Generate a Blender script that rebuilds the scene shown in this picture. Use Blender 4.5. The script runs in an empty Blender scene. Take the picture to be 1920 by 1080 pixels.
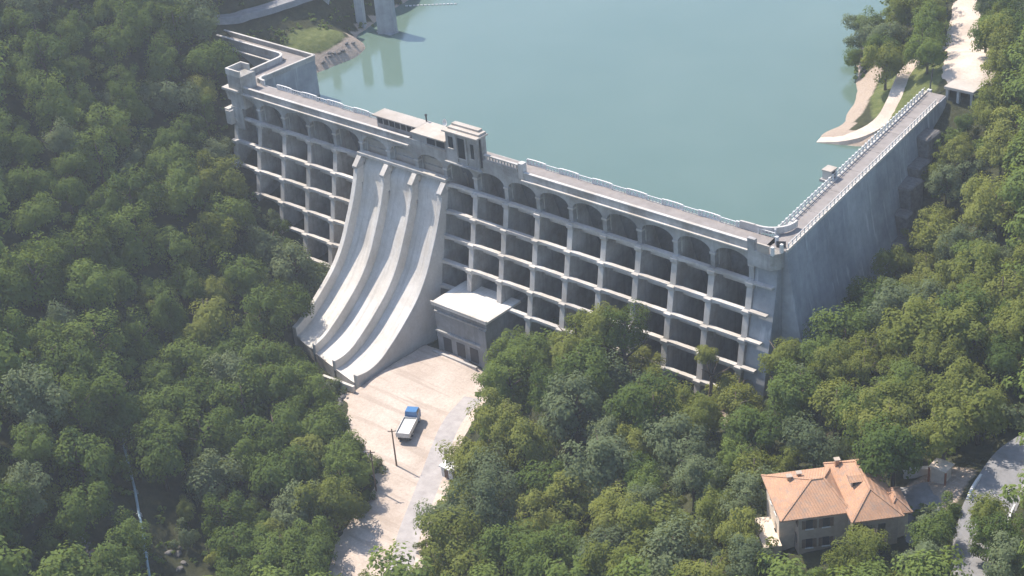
import bpy, bmesh, math, random
import numpy as np
from mathutils import Vector, Matrix
R=math.radians
random.seed(11); rng=np.random.default_rng(11)
sc=bpy.context.scene; COL=sc.collection

# ------------------------------------------------------------------ camera
cd=bpy.data.cameras.new('camera'); cam=bpy.data.objects.new('camera',cd); COL.objects.link(cam)
cam.matrix_world=Matrix.Translation((209.19,-204.17,140.79))@Matrix.Rotation(R(43.478),4,'Z')@Matrix.Rotation(R(90-29.513),4,'X')@Matrix.Rotation(R(-5.137),4,'Z')
cd.sensor_width=36.0; cd.lens=3050.86/1920*36.0; cd.clip_start=1.0; cd.clip_end=3000.0
sc.camera=cam
# ------------------------------------------------------------------ sky, sun, exposure
SUN_EL=54.0; SUN_AZ=-1.5      # sun stands to -X
w=bpy.data.worlds.new('World'); sc.world=w; w.use_nodes=True
nt=w.node_tree; sk=nt.nodes.new('ShaderNodeTexSky'); sk.sky_type='NISHITA'; sk.sun_disc=False
sk.sun_elevation=R(SUN_EL); sk.sun_rotation=R(-90-SUN_AZ); sk.air_density=1.0; sk.dust_density=0.7; sk.ozone_density=1.6
nt.nodes['Background'].inputs[1].default_value=0.15; nt.links.new(sk.outputs[0],nt.nodes['Background'].inputs[0])
sl=bpy.data.lights.new('sun','SUN'); sl.energy=4.2; sl.angle=R(0.53); sl.color=(1.0,0.91,0.80)
so=bpy.data.objects.new('sun',sl); COL.objects.link(so)
sdir=Vector((-math.cos(R(SUN_EL))*math.cos(R(SUN_AZ)),-math.cos(R(SUN_EL))*math.sin(R(SUN_AZ)),math.sin(R(SUN_EL))))
so.rotation_euler=sdir.to_track_quat('Z','Y').to_euler(); so.location=(-60,0,120)
sc.view_settings.view_transform='Standard'; sc.view_settings.look='None'; sc.view_settings.exposure=1.0; sc.view_settings.gamma=1.0
sc.view_settings.use_curve_mapping=False
sc.render.engine='CYCLES'
cy=sc.cycles; cy.max_bounces=6; cy.diffuse_bounces=3; cy.glossy_bounces=2; cy.transmission_bounces=2; cy.volume_bounces=0; cy.transparent_max_bounces=6
cy.use_denoising=True; cy.sample_clamp_indirect=4.0; cy.use_adaptive_sampling=True; cy.adaptive_threshold=0.02

# ------------------------------------------------------------------ helpers
class MB:
    def __init__(s): s.v=[]; s.f=[]; s.m=[]
    def add(s,vs,fs,m=0):
        o=len(s.v); s.v+= [tuple(v) for v in vs]; s.f+=[tuple(i+o for i in f) for f in fs]; s.m+=[m]*len(fs); return s
    def box(s,x0,x1,y0,y1,z0,z1,m=0):
        return s.add([(x0,y0,z0),(x1,y0,z0),(x1,y1,z0),(x0,y1,z0),(x0,y0,z1),(x1,y0,z1),(x1,y1,z1),(x0,y1,z1)],
            [(0,3,2,1),(4,5,6,7),(0,1,5,4),(1,2,6,5),(2,3,7,6),(3,0,4,7)],m)
    def prism_x(s,yz,x0,x1,m=0):
        n=len(yz); vs=[(x0,y,z) for y,z in yz]+[(x1,y,z) for y,z in yz]
        return s.add(vs,[tuple(range(n)),tuple(range(2*n-1,n-1,-1))]+[(i,i+n,(i+1)%n+n,(i+1)%n) for i in range(n)],m)
    def prism_z(s,xy,z0,z1,m=0):
        n=len(xy); vs=[(x,y,z0) for x,y in xy]+[(x,y,z1) for x,y in xy]
        return s.add(vs,[tuple(range(n-1,-1,-1)),tuple(range(n,2*n))]+[(i,(i+1)%n,(i+1)%n+n,i+n) for i in range(n)],m)
    def bar(s,a,b,w,h=None,m=0,up=(0,0,1)):
        a,b=Vector(a),Vector(b); h=h or w; d=(b-a).normalized(); u=Vector(up)
        if abs(d.dot(u))>.95: u=Vector((1,0,0))
        r=d.cross(u).normalized(); u=r.cross(d).normalized()
        vs=[p+r*sx*w/2+u*sz*h/2 for p in (a,b) for sx,sz in ((-1,-1),(1,-1),(1,1),(-1,1))]
        return s.add(vs,[(3,2,1,0),(4,5,6,7),(0,1,5,4),(1,2,6,5),(2,3,7,6),(3,0,4,7)],m)
    def tube(s,pts,rad,n=8,m=0,cap=True):
        pts=[Vector(p) for p in pts]; rad=rad if isinstance(rad,(list,tuple)) else [rad]*len(pts); vs=[]
        for i,p in enumerate(pts):
            d=(pts[min(i+1,len(pts)-1)]-pts[max(i-1,0)]).normalized(); u=Vector((0,0,1)) if abs(d.z)<.9 else Vector((1,0,0))
            r=d.cross(u).normalized(); u=r.cross(d)
            vs+=[p+(r*math.cos(2*math.pi*k/n)+u*math.sin(2*math.pi*k/n))*rad[i] for k in range(n)]
        fs=[(i*n+k,i*n+(k+1)%n,(i+1)*n+(k+1)%n,(i+1)*n+k) for i in range(len(pts)-1) for k in range(n)]
        if cap: fs+=[tuple(range(n-1,-1,-1)),tuple(range((len(pts)-1)*n,len(pts)*n))]
        return s.add(vs,fs,m)
    def mesh(s,name,mats,smooth=False,fix=True):
        me=bpy.data.meshes.new(name); me.from_pydata(s.v,[],s.f)
        for mt in (mats if isinstance(mats,(list,tuple)) else [mats]): me.materials.append(mt)
        me.polygons.foreach_set('material_index',s.m)
        if fix:
            bm=bmesh.new(); bm.from_mesh(me); bmesh.ops.recalc_face_normals(bm,faces=bm.faces); bm.to_mesh(me); bm.free()
        if smooth: me.polygons.foreach_set('use_smooth',[True]*len(me.polygons))
        me.update(); return me
    def obj(s,name,mats,parent=None,smooth=False,bevel=0,fix=True,loc=None):
        return link(name,s.mesh(name,mats,smooth,fix),parent,bevel,loc)
def link(name,me,parent=None,bevel=0,loc=None):
    o=bpy.data.objects.new(name,me); COL.objects.link(o)
    if parent is not None:
        o.parent=parent
        if parent.name in WORLD: o.matrix_parent_inverse=Matrix.Translation(-Vector(parent.location))   # part built in world coordinates
    if loc is not None: o.location=loc
    if bevel:
        b=o.modifiers.new('bevel','BEVEL'); b.width=bevel; b.segments=1; b.limit_method='ANGLE'
    return o
WORLD=set()
def thing(name,label,cat,loc=(0,0,0),group=None,rotz=0,world=True):
    o=bpy.data.objects.new(name,None); COL.objects.link(o); o.location=loc; o.rotation_euler=(0,0,rotz); o.empty_display_size=.5
    o['label']=label; o['category']=cat
    if world and not rotz: WORLD.add(o.name)
    if group: o['group']=group
    return o
def tag(o,label,cat,group=None):
    o['label']=label; o['category']=cat
    if group: o['group']=group
    return o
def kind(o,k,label=None,cat=None):
    o['kind']=k
    if label: o['label']=label
    if cat: o['category']=cat
    return o

# ------------------------------------------------------------------ materials
def newmat(name):
    m=bpy.data.materials.new(name); m.use_nodes=True; n=m.node_tree
    return m,n,n.nodes['Principled BSDF']
def nd(n,t,**k):
    x=n.nodes.new(t)
    for a,b in k.items():
        if a in x.inputs: x.inputs[a].default_value=b
        else: setattr(x,a,b)
    return x
def noise(n,vec,scale,detail=6,rough=.6):
    x=nd(n,'ShaderNodeTexNoise'); x.inputs['Scale'].default_value=scale; x.inputs['Detail'].default_value=detail; x.inputs['Roughness'].default_value=rough
    n.links.new(vec,x.inputs['Vector']); return x.outputs['Fac']
def ramp(n,fac,stops):
    r=n.nodes.new('ShaderNodeValToRGB'); n.links.new(fac,r.inputs['Fac']); cr=r.color_ramp
    while len(cr.elements)<len(stops): cr.elements.new(.5)
    for e,(p,c) in zip(cr.elements,stops): e.position=p; e.color=(*c,1) if len(c)==3 else c
    return r.outputs['Color']
def mix(n,fac,a,b,bt='MIX'):
    x=n.nodes.new('ShaderNodeMix'); x.data_type='RGBA'; x.blend_type=bt
    for s,v in ((0,fac),(6,a),(7,b)):
        if hasattr(v,'links') or hasattr(v,'is_linked'): n.links.new(v,x.inputs[s])
        else: x.inputs[s].default_value=v if s==0 else ((*v,1) if len(v)==3 else v)
    return x.outputs[2]
def mapv(n,scale=(1,1,1),coord='pos'):
    g=n.nodes.new('ShaderNodeNewGeometry') if coord=='pos' else n.nodes.new('ShaderNodeTexCoord')
    mp=n.nodes.new('ShaderNodeMapping'); mp.inputs['Scale'].default_value=scale
    n.links.new(g.outputs['Position' if coord=='pos' else 'Object'],mp.inputs['Vector']); return mp.outputs['Vector']
def bump(n,bs,h,strength=.4,dist=.1):
    b=n.nodes.new('ShaderNodeBump'); b.inputs['Strength'].default_value=strength; b.inputs['Distance'].default_value=dist
    n.links.new(h,b.inputs['Height']); n.links.new(b.outputs['Normal'],bs.inputs['Normal'])
def concrete(name,c,dark=.62,streak=.5,tint=(.9,.86,.8),sc_=1.0,lime=0,flow=0):
    m,n,b=newmat(name); v=mapv(n)
    big=noise(n,v,.16*sc_,5,.65); fine=noise(n,v,1.7*sc_,6,.7)
    vs=mapv(n,(1.1*sc_,1.1*sc_,.07*sc_)); st=noise(n,vs,1.0,5,.7)
    c0=tuple(x*dark*t for x,t in zip(c,tint))
    col=mix(n,ramp(n,big,[(.36,(0,0,0)),(.66,(1,1,1))]),c0,c)
    col=mix(n,mixf(n,ramp(n,st,[(.30,(1,1,1)),(.52,(0,0,0))]),streak),col,tuple(x*.42 for x in c))
    if lime:
        vl=mapv(n,(.55,.55,.028)); ls=noise(n,vl,1.0,3,.55)
        col=mix(n,mixf(n,ramp(n,ls,[(.60,(0,0,0)),(.68,(1,1,1))]),lime),col,tuple(min(.75,x*1.7) for x in c))
    if flow:
        fl=noise(n,mapv(n,(1.5,.05,.05)),1.0,5,.65); col=mix(n,mixf(n,ramp(n,fl,[(.50,(0,0,0)),(.68,(1,1,1))]),flow),col,(.24,.225,.20))
        fp=noise(n,mapv(n,(.35,.12,.12)),1.0,4,.6); col=mix(n,mixf(n,ramp(n,fp,[(.5,(0,0,0)),(.7,(1,1,1))]),flow*.6),col,(.36,.31,.25))
    oi=n.nodes.new('ShaderNodeObjectInfo'); orr=ramp(n,oi.outputs['Random'],[(0,(.84,.84,.85)),(1,(1.0,.99,.97))]); col=mix(n,1.0,col,orr,'MULTIPLY')
    col=mix(n,ramp(n,fine,[(.2,(.22,.22,.22)),(.70,(0,0,0))]),col,(.06,.058,.05))
    n.links.new(col,b.inputs['Base Color']); b.inputs['Roughness'].default_value=.9; b.inputs['Specular IOR Level'].default_value=.2
    bump(n,b,fine,.35,.06); return m
def mixf(n,fac,k):
    x=n.nodes.new('ShaderNodeMath'); x.operation='MULTIPLY'; n.links.new(fac,x.inputs[0]); x.inputs[1].default_value=k; return x.outputs[0]
def plain(name,c,rough=.7,var=.25,scale=2.0,metal=0,spec=.3,b_=.2):
    m,n,b=newmat(name); v=mapv(n); f=noise(n,v,scale,5,.65)
    col=mix(n,ramp(n,f,[(.3,(0,0,0)),(.7,(1,1,1))]),tuple(x*(1-var) for x in c),tuple(min(1,x*(1+var*.5)) for x in c))
    n.links.new(col,b.inputs['Base Color']); b.inputs['Roughness'].default_value=rough; b.inputs['Metallic'].default_value=metal; b.inputs['Specular IOR Level'].default_value=spec
    if b_: bump(n,b,f,b_,.05)
    return m
M={}
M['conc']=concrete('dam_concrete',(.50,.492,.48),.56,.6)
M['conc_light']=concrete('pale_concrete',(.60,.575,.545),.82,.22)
M['chute']=concrete('chute_concrete',(.72,.69,.645),.88,.12,(.97,.94,.90),1.0,0,.34)
M['wing']=concrete('wing_concrete',(.45,.46,.47),.60,.30,(.94,.97,1.0),.55,.35)
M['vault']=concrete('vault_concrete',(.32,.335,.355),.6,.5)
M['deck']=plain('deck_paving',(.24,.215,.20),.9,.22,.6)
M['white']=plain('white_paint',(.62,.605,.575),.7,.25,3.0)
M['roofc']=concrete('flat_roof_concrete',(.50,.455,.41),.84,.1)
M['glass']=plain('dark_glass',(.03,.035,.04),.15,.2,1.0,0,.5,0)
M['iron']=plain('dark_iron',(.05,.05,.055),.6,.3,3.0,.3)
M['shade_conc']=concrete('shade_toned_concrete',(.31,.32,.335),.6,.5)  # shade on the terrace block walls put into a darker base colour
M['rock']=plain('grey_rock',(.16,.15,.14),.95,.35,1.5,0,.1,.5)
M['wood']=plain('weathered_wood',(.16,.11,.075),.85,.35,4.0)
M['redwood']=plain('red_brown_wood',(.26,.09,.04),.8,.3,4.0)
def ground_mat():
    m,n,b=newmat('hill_ground'); v=mapv(n)
    a=noise(n,v,.07,6,.6); f=noise(n,v,.6,8,.7); g=noise(n,v,3.0,5,.7)
    forest=mix(n,ramp(n,f,[(.3,(0,0,0)),(.7,(1,1,1))]),(.022,.026,.014),(.060,.062,.030))
    grass=mix(n,ramp(n,f,[(.3,(0,0,0)),(.7,(1,1,1))]),(.055,.075,.022),(.135,.145,.055))
    dirt=mix(n,ramp(n,g,[(.25,(0,0,0)),(.75,(1,1,1))]),(.24,.185,.14),(.40,.33,.27))
    at=nd(n,'ShaderNodeAttribute',attribute_name='cover')
    sp=n.nodes.new('ShaderNodeSeparateColor'); n.links.new(at.outputs['Color'],sp.inputs[0])
    def edge(ch,k=.28):
        ad=n.nodes.new('ShaderNodeMath'); ad.operation='MULTIPLY_ADD'; n.links.new(f,ad.inputs[0]); ad.inputs[1].default_value=k*2
        n.links.new(sp.outputs[ch],ad.inputs[2]); sb=n.nodes.new('ShaderNodeMath'); sb.operation='SUBTRACT'; n.links.new(ad.outputs[0],sb.inputs[0]); sb.inputs[1].default_value=k
        return ramp(n,sb.outputs[0],[(.40,(0,0,0)),(.60,(1,1,1))])
    col=mix(n,edge(0),forest,grass); col=mix(n,edge(1),col,dirt)
    n.links.new(col,b.inputs['Base Color']); b.inputs['Roughness'].default_value=.95; b.inputs['Specular IOR Level'].default_value=.1
    bump(n,b,f,.8,.5); return m
M['ground']=ground_mat()
def gravel_mat(name,lo,hi,tr=(.34,.29,.24)):
    m,n,b=newmat(name); v=mapv(n); a=noise(n,v,.12,6,.65); g=noise(n,v,2.2,8,.75)
    col=mix(n,ramp(n,a,[(.35,(0,0,0)),(.65,(1,1,1))]),lo,hi)
    col=mix(n,ramp(n,g,[(.35,(.55,.55,.55)),(.6,(0,0,0))]),col,tr)
    # wheel tracks running along the valley
    mp=n.nodes.new('ShaderNodeMapping'); gg=n.nodes.new('ShaderNodeNewGeometry'); n.links.new(gg.outputs['Position'],mp.inputs[0])
    mp.inputs['Rotation'].default_value=(0,0,R(52)); mp.inputs['Scale'].default_value=(.03,.55,.1)
    t=noise(n,mp.outputs[0],1.0,3,.5); col=mix(n,ramp(n,t,[(.56,(0,0,0)),(.64,(.45,.45,.45))]),col,tr)
    n.links.new(col,b.inputs['Base Color']); b.inputs['Roughness'].default_value=.95; b.inputs['Specular IOR Level'].default_value=.1; bump(n,b,g,.6,.15); return m
M['gravel']=gravel_mat('pale_gravel',(.40,.33,.275),(.55,.47,.405),(.29,.235,.19))
M['track']=gravel_mat('sandy_track',(.46,.37,.30),(.60,.51,.43))
M['service']=plain('grey_service_road',(.36,.33,.315),.9,.22,.5)
M['asphalt']=plain('worn_asphalt',(.21,.205,.205),.9,.25,.7)
def water_mat():
    m,n,b=newmat('reservoir_water'); v=mapv(n); a=noise(n,v,.012,4,.6)
    col=ramp(n,a,[(.3,(.074,.122,.098)),(.7,(.100,.148,.120))])
    n.links.new(col,b.inputs['Base Color']); b.inputs['Roughness'].default_value=.06; b.inputs['IOR'].default_value=1.33; b.inputs['Specular IOR Level'].default_value=.75
    h=noise(n,mapv(n,(1,1.6,1)),.9,4,.6); bump(n,b,h,.07,.12)
    r_=noise(n,mapv(n,(1,1.8,1)),.022,4,.6); rr=ramp(n,r_,[(.35,(.05,.05,.05)),(.7,(.17,.17,.17))]); n.links.new(rr,b.inputs['Roughness']); return m
M['water']=water_mat()
def roof_mat():
    m,n,b=newmat('terracotta_tiles'); v=mapv(n); a=noise(n,v,.5,6,.7); g=noise(n,v,5.0,4,.7)
    col=mix(n,ramp(n,a,[(.3,(0,0,0)),(.7,(1,1,1))]),(.34,.19,.115),(.50,.285,.165))
    col=mix(n,ramp(n,g,[(.3,(.8,.8,.8)),(.62,(0,0,0))]),col,(.27,.18,.135)); k_=noise(n,v,.9,5,.7); col=mix(n,ramp(n,k_,[(.5,(0,0,0)),(.68,(.7,.7,.7))]),col,(.25,.20,.165))
    n.links.new(col,b.inputs['Base Color']); b.inputs['Roughness'].default_value=.9; b.inputs['Specular IOR Level'].default_value=.1
    wv=nd(n,'ShaderNodeTexWave'); wv.inputs['Scale'].default_value=1.1; wv.inputs['Distortion'].default_value=.4; wv.bands_direction='DIAGONAL'; n.links.new(v,wv.inputs['Vector'])
    bump(n,b,wv.outputs['Fac'],.5,.08); return m
M['roof']=roof_mat()
M['plaster']=plain('cream_plaster',(.60,.50,.40),.9,.18,1.2)
M['plaster2']=plain('brown_plaster',(.36,.295,.235),.9,.2,1.2)
def leaf_mat(name,lo,hi,tr=.42):
    m,n,b=newmat(name); n.nodes.remove(b); out=n.nodes['Material Output']
    oi=n.nodes.new('ShaderNodeObjectInfo'); at=nd(n,'ShaderNodeAttribute',attribute_name='tone')
    ad=n.nodes.new('ShaderNodeMath'); ad.operation='MULTIPLY_ADD'; n.links.new(oi.outputs['Random'],ad.inputs[0]); ad.inputs[1].default_value=.62
    sm=n.nodes.new('ShaderNodeMath'); sm.operation='MULTIPLY'; n.links.new(at.outputs['Fac'],sm.inputs[0]); sm.inputs[1].default_value=.42; n.links.new(sm.outputs[0],ad.inputs[2])
    col=ramp(n,ad.outputs[0],[(0,lo),(.5,tuple((a+c)/2 for a,c in zip(lo,hi))),(1,hi)])
    d=n.nodes.new('ShaderNodeBsdfDiffuse'); t=n.nodes.new('ShaderNodeBsdfTranslucent'); mx=n.nodes.new('ShaderNodeMixShader'); mx.inputs[0].default_value=tr
    n.links.new(col,d.inputs[0]); tc=mix(n,1.0,col,(1.35,1.3,.6),'MULTIPLY'); n.links.new(tc,t.inputs[0])
    n.links.new(d.outputs[0],mx.inputs[1]); n.links.new(t.outputs[0],mx.inputs[2]); n.links.new(mx.outputs[0],out.inputs[0]); return m
LEAF=[leaf_mat('deep_green_leaves',(.060,.096,.027),(.160,.208,.058)),
      leaf_mat('yellow_green_leaves',(.105,.132,.030),(.225,.240,.068)),
      leaf_mat('grey_green_leaves',(.088,.118,.062),(.18,.215,.11))]
M['bark']=plain('bark',(.11,.085,.065),.95,.35,3.0)

# ---- terrain (thin-plate spline through surveyed heights) ----
CP=np.array([
# valley floor
(-6,-24,-30.6),(2,-14,-30.6),(12,-16,-30.5),(8,-35,-31),(22,-36,-31),(24,-24,-30.6),(30,-50,-31.6),(40,-60,-32),(20,-50,-31.6),(30,-64,-32.4),(50,-78,-33),(40,-82,-33),(65,-103,-34.2),(85,-128,-35.2),(50,-66,-31.5),(36,-38,-30.5),(110,-155,-36),
# left foot and slope
(-24,-22,-31),(-14,-42,-32),(0,-62,-32.5),(14,-84,-33),(32,-108,-34),(55,-135,-35),
(-34,-8,-28.5),(-40,-6,-27),(-50,-4,-20.5),(-57,-3,-16),(-64,-2,-11.2),(-64,8,-5),(-76,6,0),(-76,14,2),(-84,12,6),(-92,16,9),(-74,-8,-3),(-90,-10,10),(-100,2,15),(-122,0,30),(-112,-30,29),(-140,-40,48),(-50,-22,-15),(-60,-40,-5),
(-44,-64,-8),(-75,-90,17),(-30,-86,-7),(-16,-106,-8),(-60,-112,18),(4,-130,-8),(-34,-146,18),(-100,-70,25),(-130,-100,48),(-180,-40,65),(-160,40,40),(-120,30,22),(-180,-150,75),(-80,-180,45),(20,-190,10),
# left bank above the wing
(-94,24,9.2),(-93,33,9),(-91,42,9),(-90,54,9),(-92,75,9.5),(-84,28,5),(-78,28,2.5),(-74,31,1.2),(-71.5,34,-0.2),(-70.6,44,-1.0),(-76,38,2.6),(-76,45,2.6),(-83,40,4),(-82,50,1),(-78,53,-2.2),(-66,36,-7),(-66,47,-7),(-70,56,-6),(-76,64,-6),(-83,62,-1),(-84,72,-5),(-90,85,-3),(-110,60,16),(-115,100,18),(-62,26,-9),(-57,14,-12),
# lake bed
(-30,40,-18),(0,30,-20),(40,30,-18),(0,70,-20),(30,65,-12),(-40,80,-16),(0,110,-16),(-60,110,-14),(15,140,-8),(-40,170,-14),(45,50,-7),
# right bank above the dam
(49,59.5,-1.9),(46,57,-4),(58,61,-1.2),(62,58,-3.5),(58,66,0.6),(58,75,3),(54,84,5),(64,68,2.5),(64,74,6),(50,70,-1.4),(45,78,-1.8),(52,76,2.2),(46,88,1.2),(38,88,-3),(36,96,-1.8),(42,97,3),(46,104,6),(50,112,8.8),(56,106,9),(61,95,9),(65,79,8.9),(75,81,9),(84,79,9.3),(28,108,-3),(32,116,1),(40,128,6),(30,134,0),(54,118,9.2),(60,130,10),(70,105,9.5),(85,100,12),(100,120,18),(60,160,14),(20,165,-2),
# east of the right wing
(71,66,3),(80,66,3.5),(72,72,3.6),(77,73,4.5),(70,79,8.7),(84,58,0),(79,52,-5),(80,44,-12),(82,34,-14),(84,20,-15),(84,8,-16),(78,-6,-22.5),(70,-9,-23.2),(64,-9,-23),(56,-9,-24.5),(47,-10,-26),(36,-12,-29.5),(45,-18,-19.5),(40,-23,-22),(51,-20,-18.5),(60,-15,-24),(66,-17,-22.5),(92,50,-1),(96,35,-5),(100,62,8.5),(98,15,-9),(112,60,12),(112,40,7),(130,40,12),(150,70,20),(150,30,12),
# right slope, house, road
(107,0,-5),(98,-6,-8),(88,-8,-12.5),(60,-28,-22.5),(75,-25,-19),(90,-22,-15),(102,-22,-9.5),(115,-18,-4.5),(113,-47,-8),(104,-40,-10),(112,-33,-7.4),(122,-36,-6),(124,-46,-6.6),(118,-56,-8),(100,-55,-13),(128,-26,-3.2),(124,-22,-3.2),(128,-12,-3),(133,-16,-3),(135,-26,-3.2),(132,-4,-2.4),(137,-38,-3.8),(142,-55,-4.2),(124,-2,-1),(140,-10,0.5),(140,-25,-1),(60,-55,-29),(75,-48,-23),(88,-46,-17),(66,-72,-30),(80,-75,-25.5),(98,-76,-17),(112,-72,-11.5),(110,-100,-16),(135,-80,-7),(95,-115,-24),(165,-60,3),(170,-110,2),(180,0,12),(130,-140,-20),(180,-170,-5),
],float)
def tps_fit(P,lam=0.4):
    n=len(P); d=np.hypot(P[:,None,0]-P[None,:,0],P[:,None,1]-P[None,:,1])/50.
    Kk=np.where(d>0,d*d*np.log(np.maximum(d,1e-9)),0)+np.eye(n)*lam*0.01
    Q=np.c_[np.ones(n),P[:,:2]/50.]
    A=np.block([[Kk,Q],[Q.T,np.zeros((3,3))]])
    return np.linalg.solve(A,np.r_[P[:,2],0,0,0])
TW=tps_fit(CP)
def hgt(x,y):
    x=np.atleast_1d(np.asarray(x,float)).ravel(); y=np.atleast_1d(np.asarray(y,float)).ravel()
    out=np.empty(len(x)); n=len(CP)
    for s in range(0,len(x),4000):
        xs,ys=x[s:s+4000],y[s:s+4000]
        xc,yc=np.clip(xs,-185,185),np.clip(ys,-190,170)
        d=np.hypot(xc[:,None]-CP[None,:,0],yc[:,None]-CP[None,:,1])/50.
        U=np.where(d>0,d*d*np.log(np.maximum(d,1e-9)),0)
        z=U@TW[:n]+TW[n]+TW[n+1]*xc/50.+TW[n+2]*yc/50.
        out[s:s+4000]=np.clip(z,-40,95)
    return out
# ------------------------------------------------------------------ ground sheet
def axis(lo,hi,step,far):
    a=list(np.arange(lo,hi+.1,step)); 
    return np.array([lo-far,lo-far*.5,lo-far*.2,lo-far*.07]+a+[hi+far*.07,hi+far*.2,hi+far*.5,hi+far])
def sdist(px,py,poly):
    # signed distance, positive inside
    px=np.asarray(px,float); py=np.asarray(py,float); d=np.full(px.shape,1e9); c=np.zeros(px.shape,bool); n=len(poly); j=n-1
    for i in range(n):
        x1,y1=poly[j]; x2,y2=poly[i]; ex,ey=x2-x1,y2-y1; t=np.clip(((px-x1)*ex+(py-y1)*ey)/(ex*ex+ey*ey+1e-12),0,1)
        d=np.minimum(d,np.hypot(px-x1-t*ex,py-y1-t*ey))
        c^=((y2>py)!=(y1>py))&(px<(x1-x2)*(py-y2)/(y1-y2+1e-12)+x2); j=i
    return np.where(c,d,-d)
def vnoise(x,y,s,seed=0):
    # cheap value noise
    xs,ys=x/s,y/s; xi,yi=np.floor(xs).astype(int),np.floor(ys).astype(int); fx,fy=xs-xi,ys-yi; fx=fx*fx*(3-2*fx); fy=fy*fy*(3-2*fy)
    def h(a,b): return (np.sin(a*127.1+b*311.7+seed*74.7)*43758.5453)%1.0
    return (h(xi,yi)*(1-fx)+h(xi+1,yi)*fx)*(1-fy)+(h(xi,yi+1)*(1-fx)+h(xi+1,yi+1)*fx)*fy
GRAVEL=[(-6,-31),(-3,-32.5),(4,-36),(8,-42.5),(14,-43),(20,-46),(25,-50),(27.5,-54),(29,-60),(31,-65),(36,-73),(42,-82),(50,-92),(62,-112),(72,-112),(62,-90),(54,-72),(49.5,-64),(45,-56),(40,-47.5),(35.5,-41),(33,-36),(29,-27),(26,-20),(20,-13),(12,-11),(0,-11.5),(-1,-20),(-1,-30)]
SHORE_G=[(-81,29),(-76,29.5),(-74.2,33),(-73,38),(-74,44),(-78,46),(-82,43),(-83.5,36)]
SHORE_D=[(-75,27),(-70,30),(-69,36),(-69,46),(-77,52),(-80,48),(-75,46),(-73.4,42),(-73.2,35),(-76,30.5)]
BANK_G=[(47,88),(50,78),(55,70),(62,64),(66,70),(66,80),(57,92),(48,98)]
BANK_D=[(42,92),(44,78),(49,66),(52,66),(51.5,74),(48,84),(46,92)]
GARDEN=[(117,-33),(121,-24),(126,-22),(127,-30),(125,-36)]
TOE=[(60,-12),(66,-14),(74,-12),(74,-6),(60,-6)]
def ground_z(x,y):
    x=np.atleast_1d(np.asarray(x,float)); y=np.atleast_1d(np.asarray(y,float)); sh=x.shape
    z=hgt(x,y).reshape(sh); amp=np.clip((np.abs(sdist(x,y,GRAVEL)) if False else 1),0,1)
    flat=np.clip(sdist(x,y,GRAVEL)/3+.5,0,1)
    pit=(x>-25.5)&(x<1)&(y<6)&(y>-26.0-(x+24)*.25); z=np.where(pit,np.minimum(z,-34),z)
    return z+(1-flat)*(~pit)*((vnoise(x,y,9,1)-.5)*1.6+(vnoise(x,y,3.5,2)-.5)*.7)
gx,gy=axis(-170,190,1.6,320),axis(-170,185,1.6,320)
GX,GY=np.meshgrid(gx,gy); GZ=ground_z(GX,GY)
nx,ny=len(gx),len(gy)
vid=np.arange(nx*ny).reshape(ny,nx)
me=bpy.data.meshes.new('hillside'); me.from_pydata(np.c_[GX.ravel(),GY.ravel(),GZ.ravel()].tolist(),[],np.stack([vid[:-1,:-1],vid[:-1,1:],vid[1:,1:],vid[1:,:-1]],-1).reshape(-1,4).tolist())
me.polygons.foreach_set('use_smooth',[True]*len(me.polygons))
fx,fy=GX.ravel(),GY.ravel(); fz=GZ.ravel()
gr=np.clip(np.maximum.reduce([sdist(fx,fy,p) for p in (SHORE_G,BANK_G)])/4+.5,0,1)
di=np.clip(np.maximum.reduce([sdist(fx,fy,p) for p in (SHORE_D,BANK_D,GARDEN,TOE)])/3+.5,0,1)
di=np.maximum(di,np.where((fz<-.2)&(fy>24)&(fx<66)&(fx>-110),.9,0))
ca=me.color_attributes.new('cover','FLOAT_COLOR','POINT'); ca.data.foreach_set('color',np.c_[gr,di,np.zeros_like(gr),np.ones_like(gr)].ravel())
me.materials.append(M['ground']); kind(link('ground',me),'structure','wooded valley sides and shores around the dam','ground')

def sheet(name,poly,mat,off,step=.8,zf=None,label=None,wob=.6):
    xs=np.arange(min(p[0] for p in poly)-2,max(p[0] for p in poly)+2,step); ys=np.arange(min(p[1] for p in poly)-2,max(p[1] for p in poly)+2,step)
    X,Y=np.meshgrid(xs,ys); sd=sdist(X,Y,poly)+(vnoise(X,Y,2.5,5)-.5)*wob*2
    Z=(zf or ground_z)(X,Y).reshape(X.shape)+np.where(sd>0,off*np.clip(sd/.8,0,1),np.maximum(sd,-1.5)*.35)
    id_=np.arange(X.size).reshape(X.shape); ok=sd>-1.6
    q=np.stack([id_[:-1,:-1],id_[:-1,1:],id_[1:,1:],id_[1:,:-1]],-1); k=ok[:-1,:-1]&ok[:-1,1:]&ok[1:,1:]&ok[1:,:-1]; q=q[k]
    u=np.unique(q); mp=np.zeros(X.size,int); mp[u]=np.arange(len(u))
    me=bpy.data.meshes.new(name); me.from_pydata(np.c_[X.ravel(),Y.ravel(),Z.ravel()][u].tolist(),[],mp[q].tolist()); me.materials.append(mat)
    me.polygons.foreach_set('use_smooth',[True]*len(me.polygons))
    return kind(link(name,me),'structure',label,None)
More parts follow.
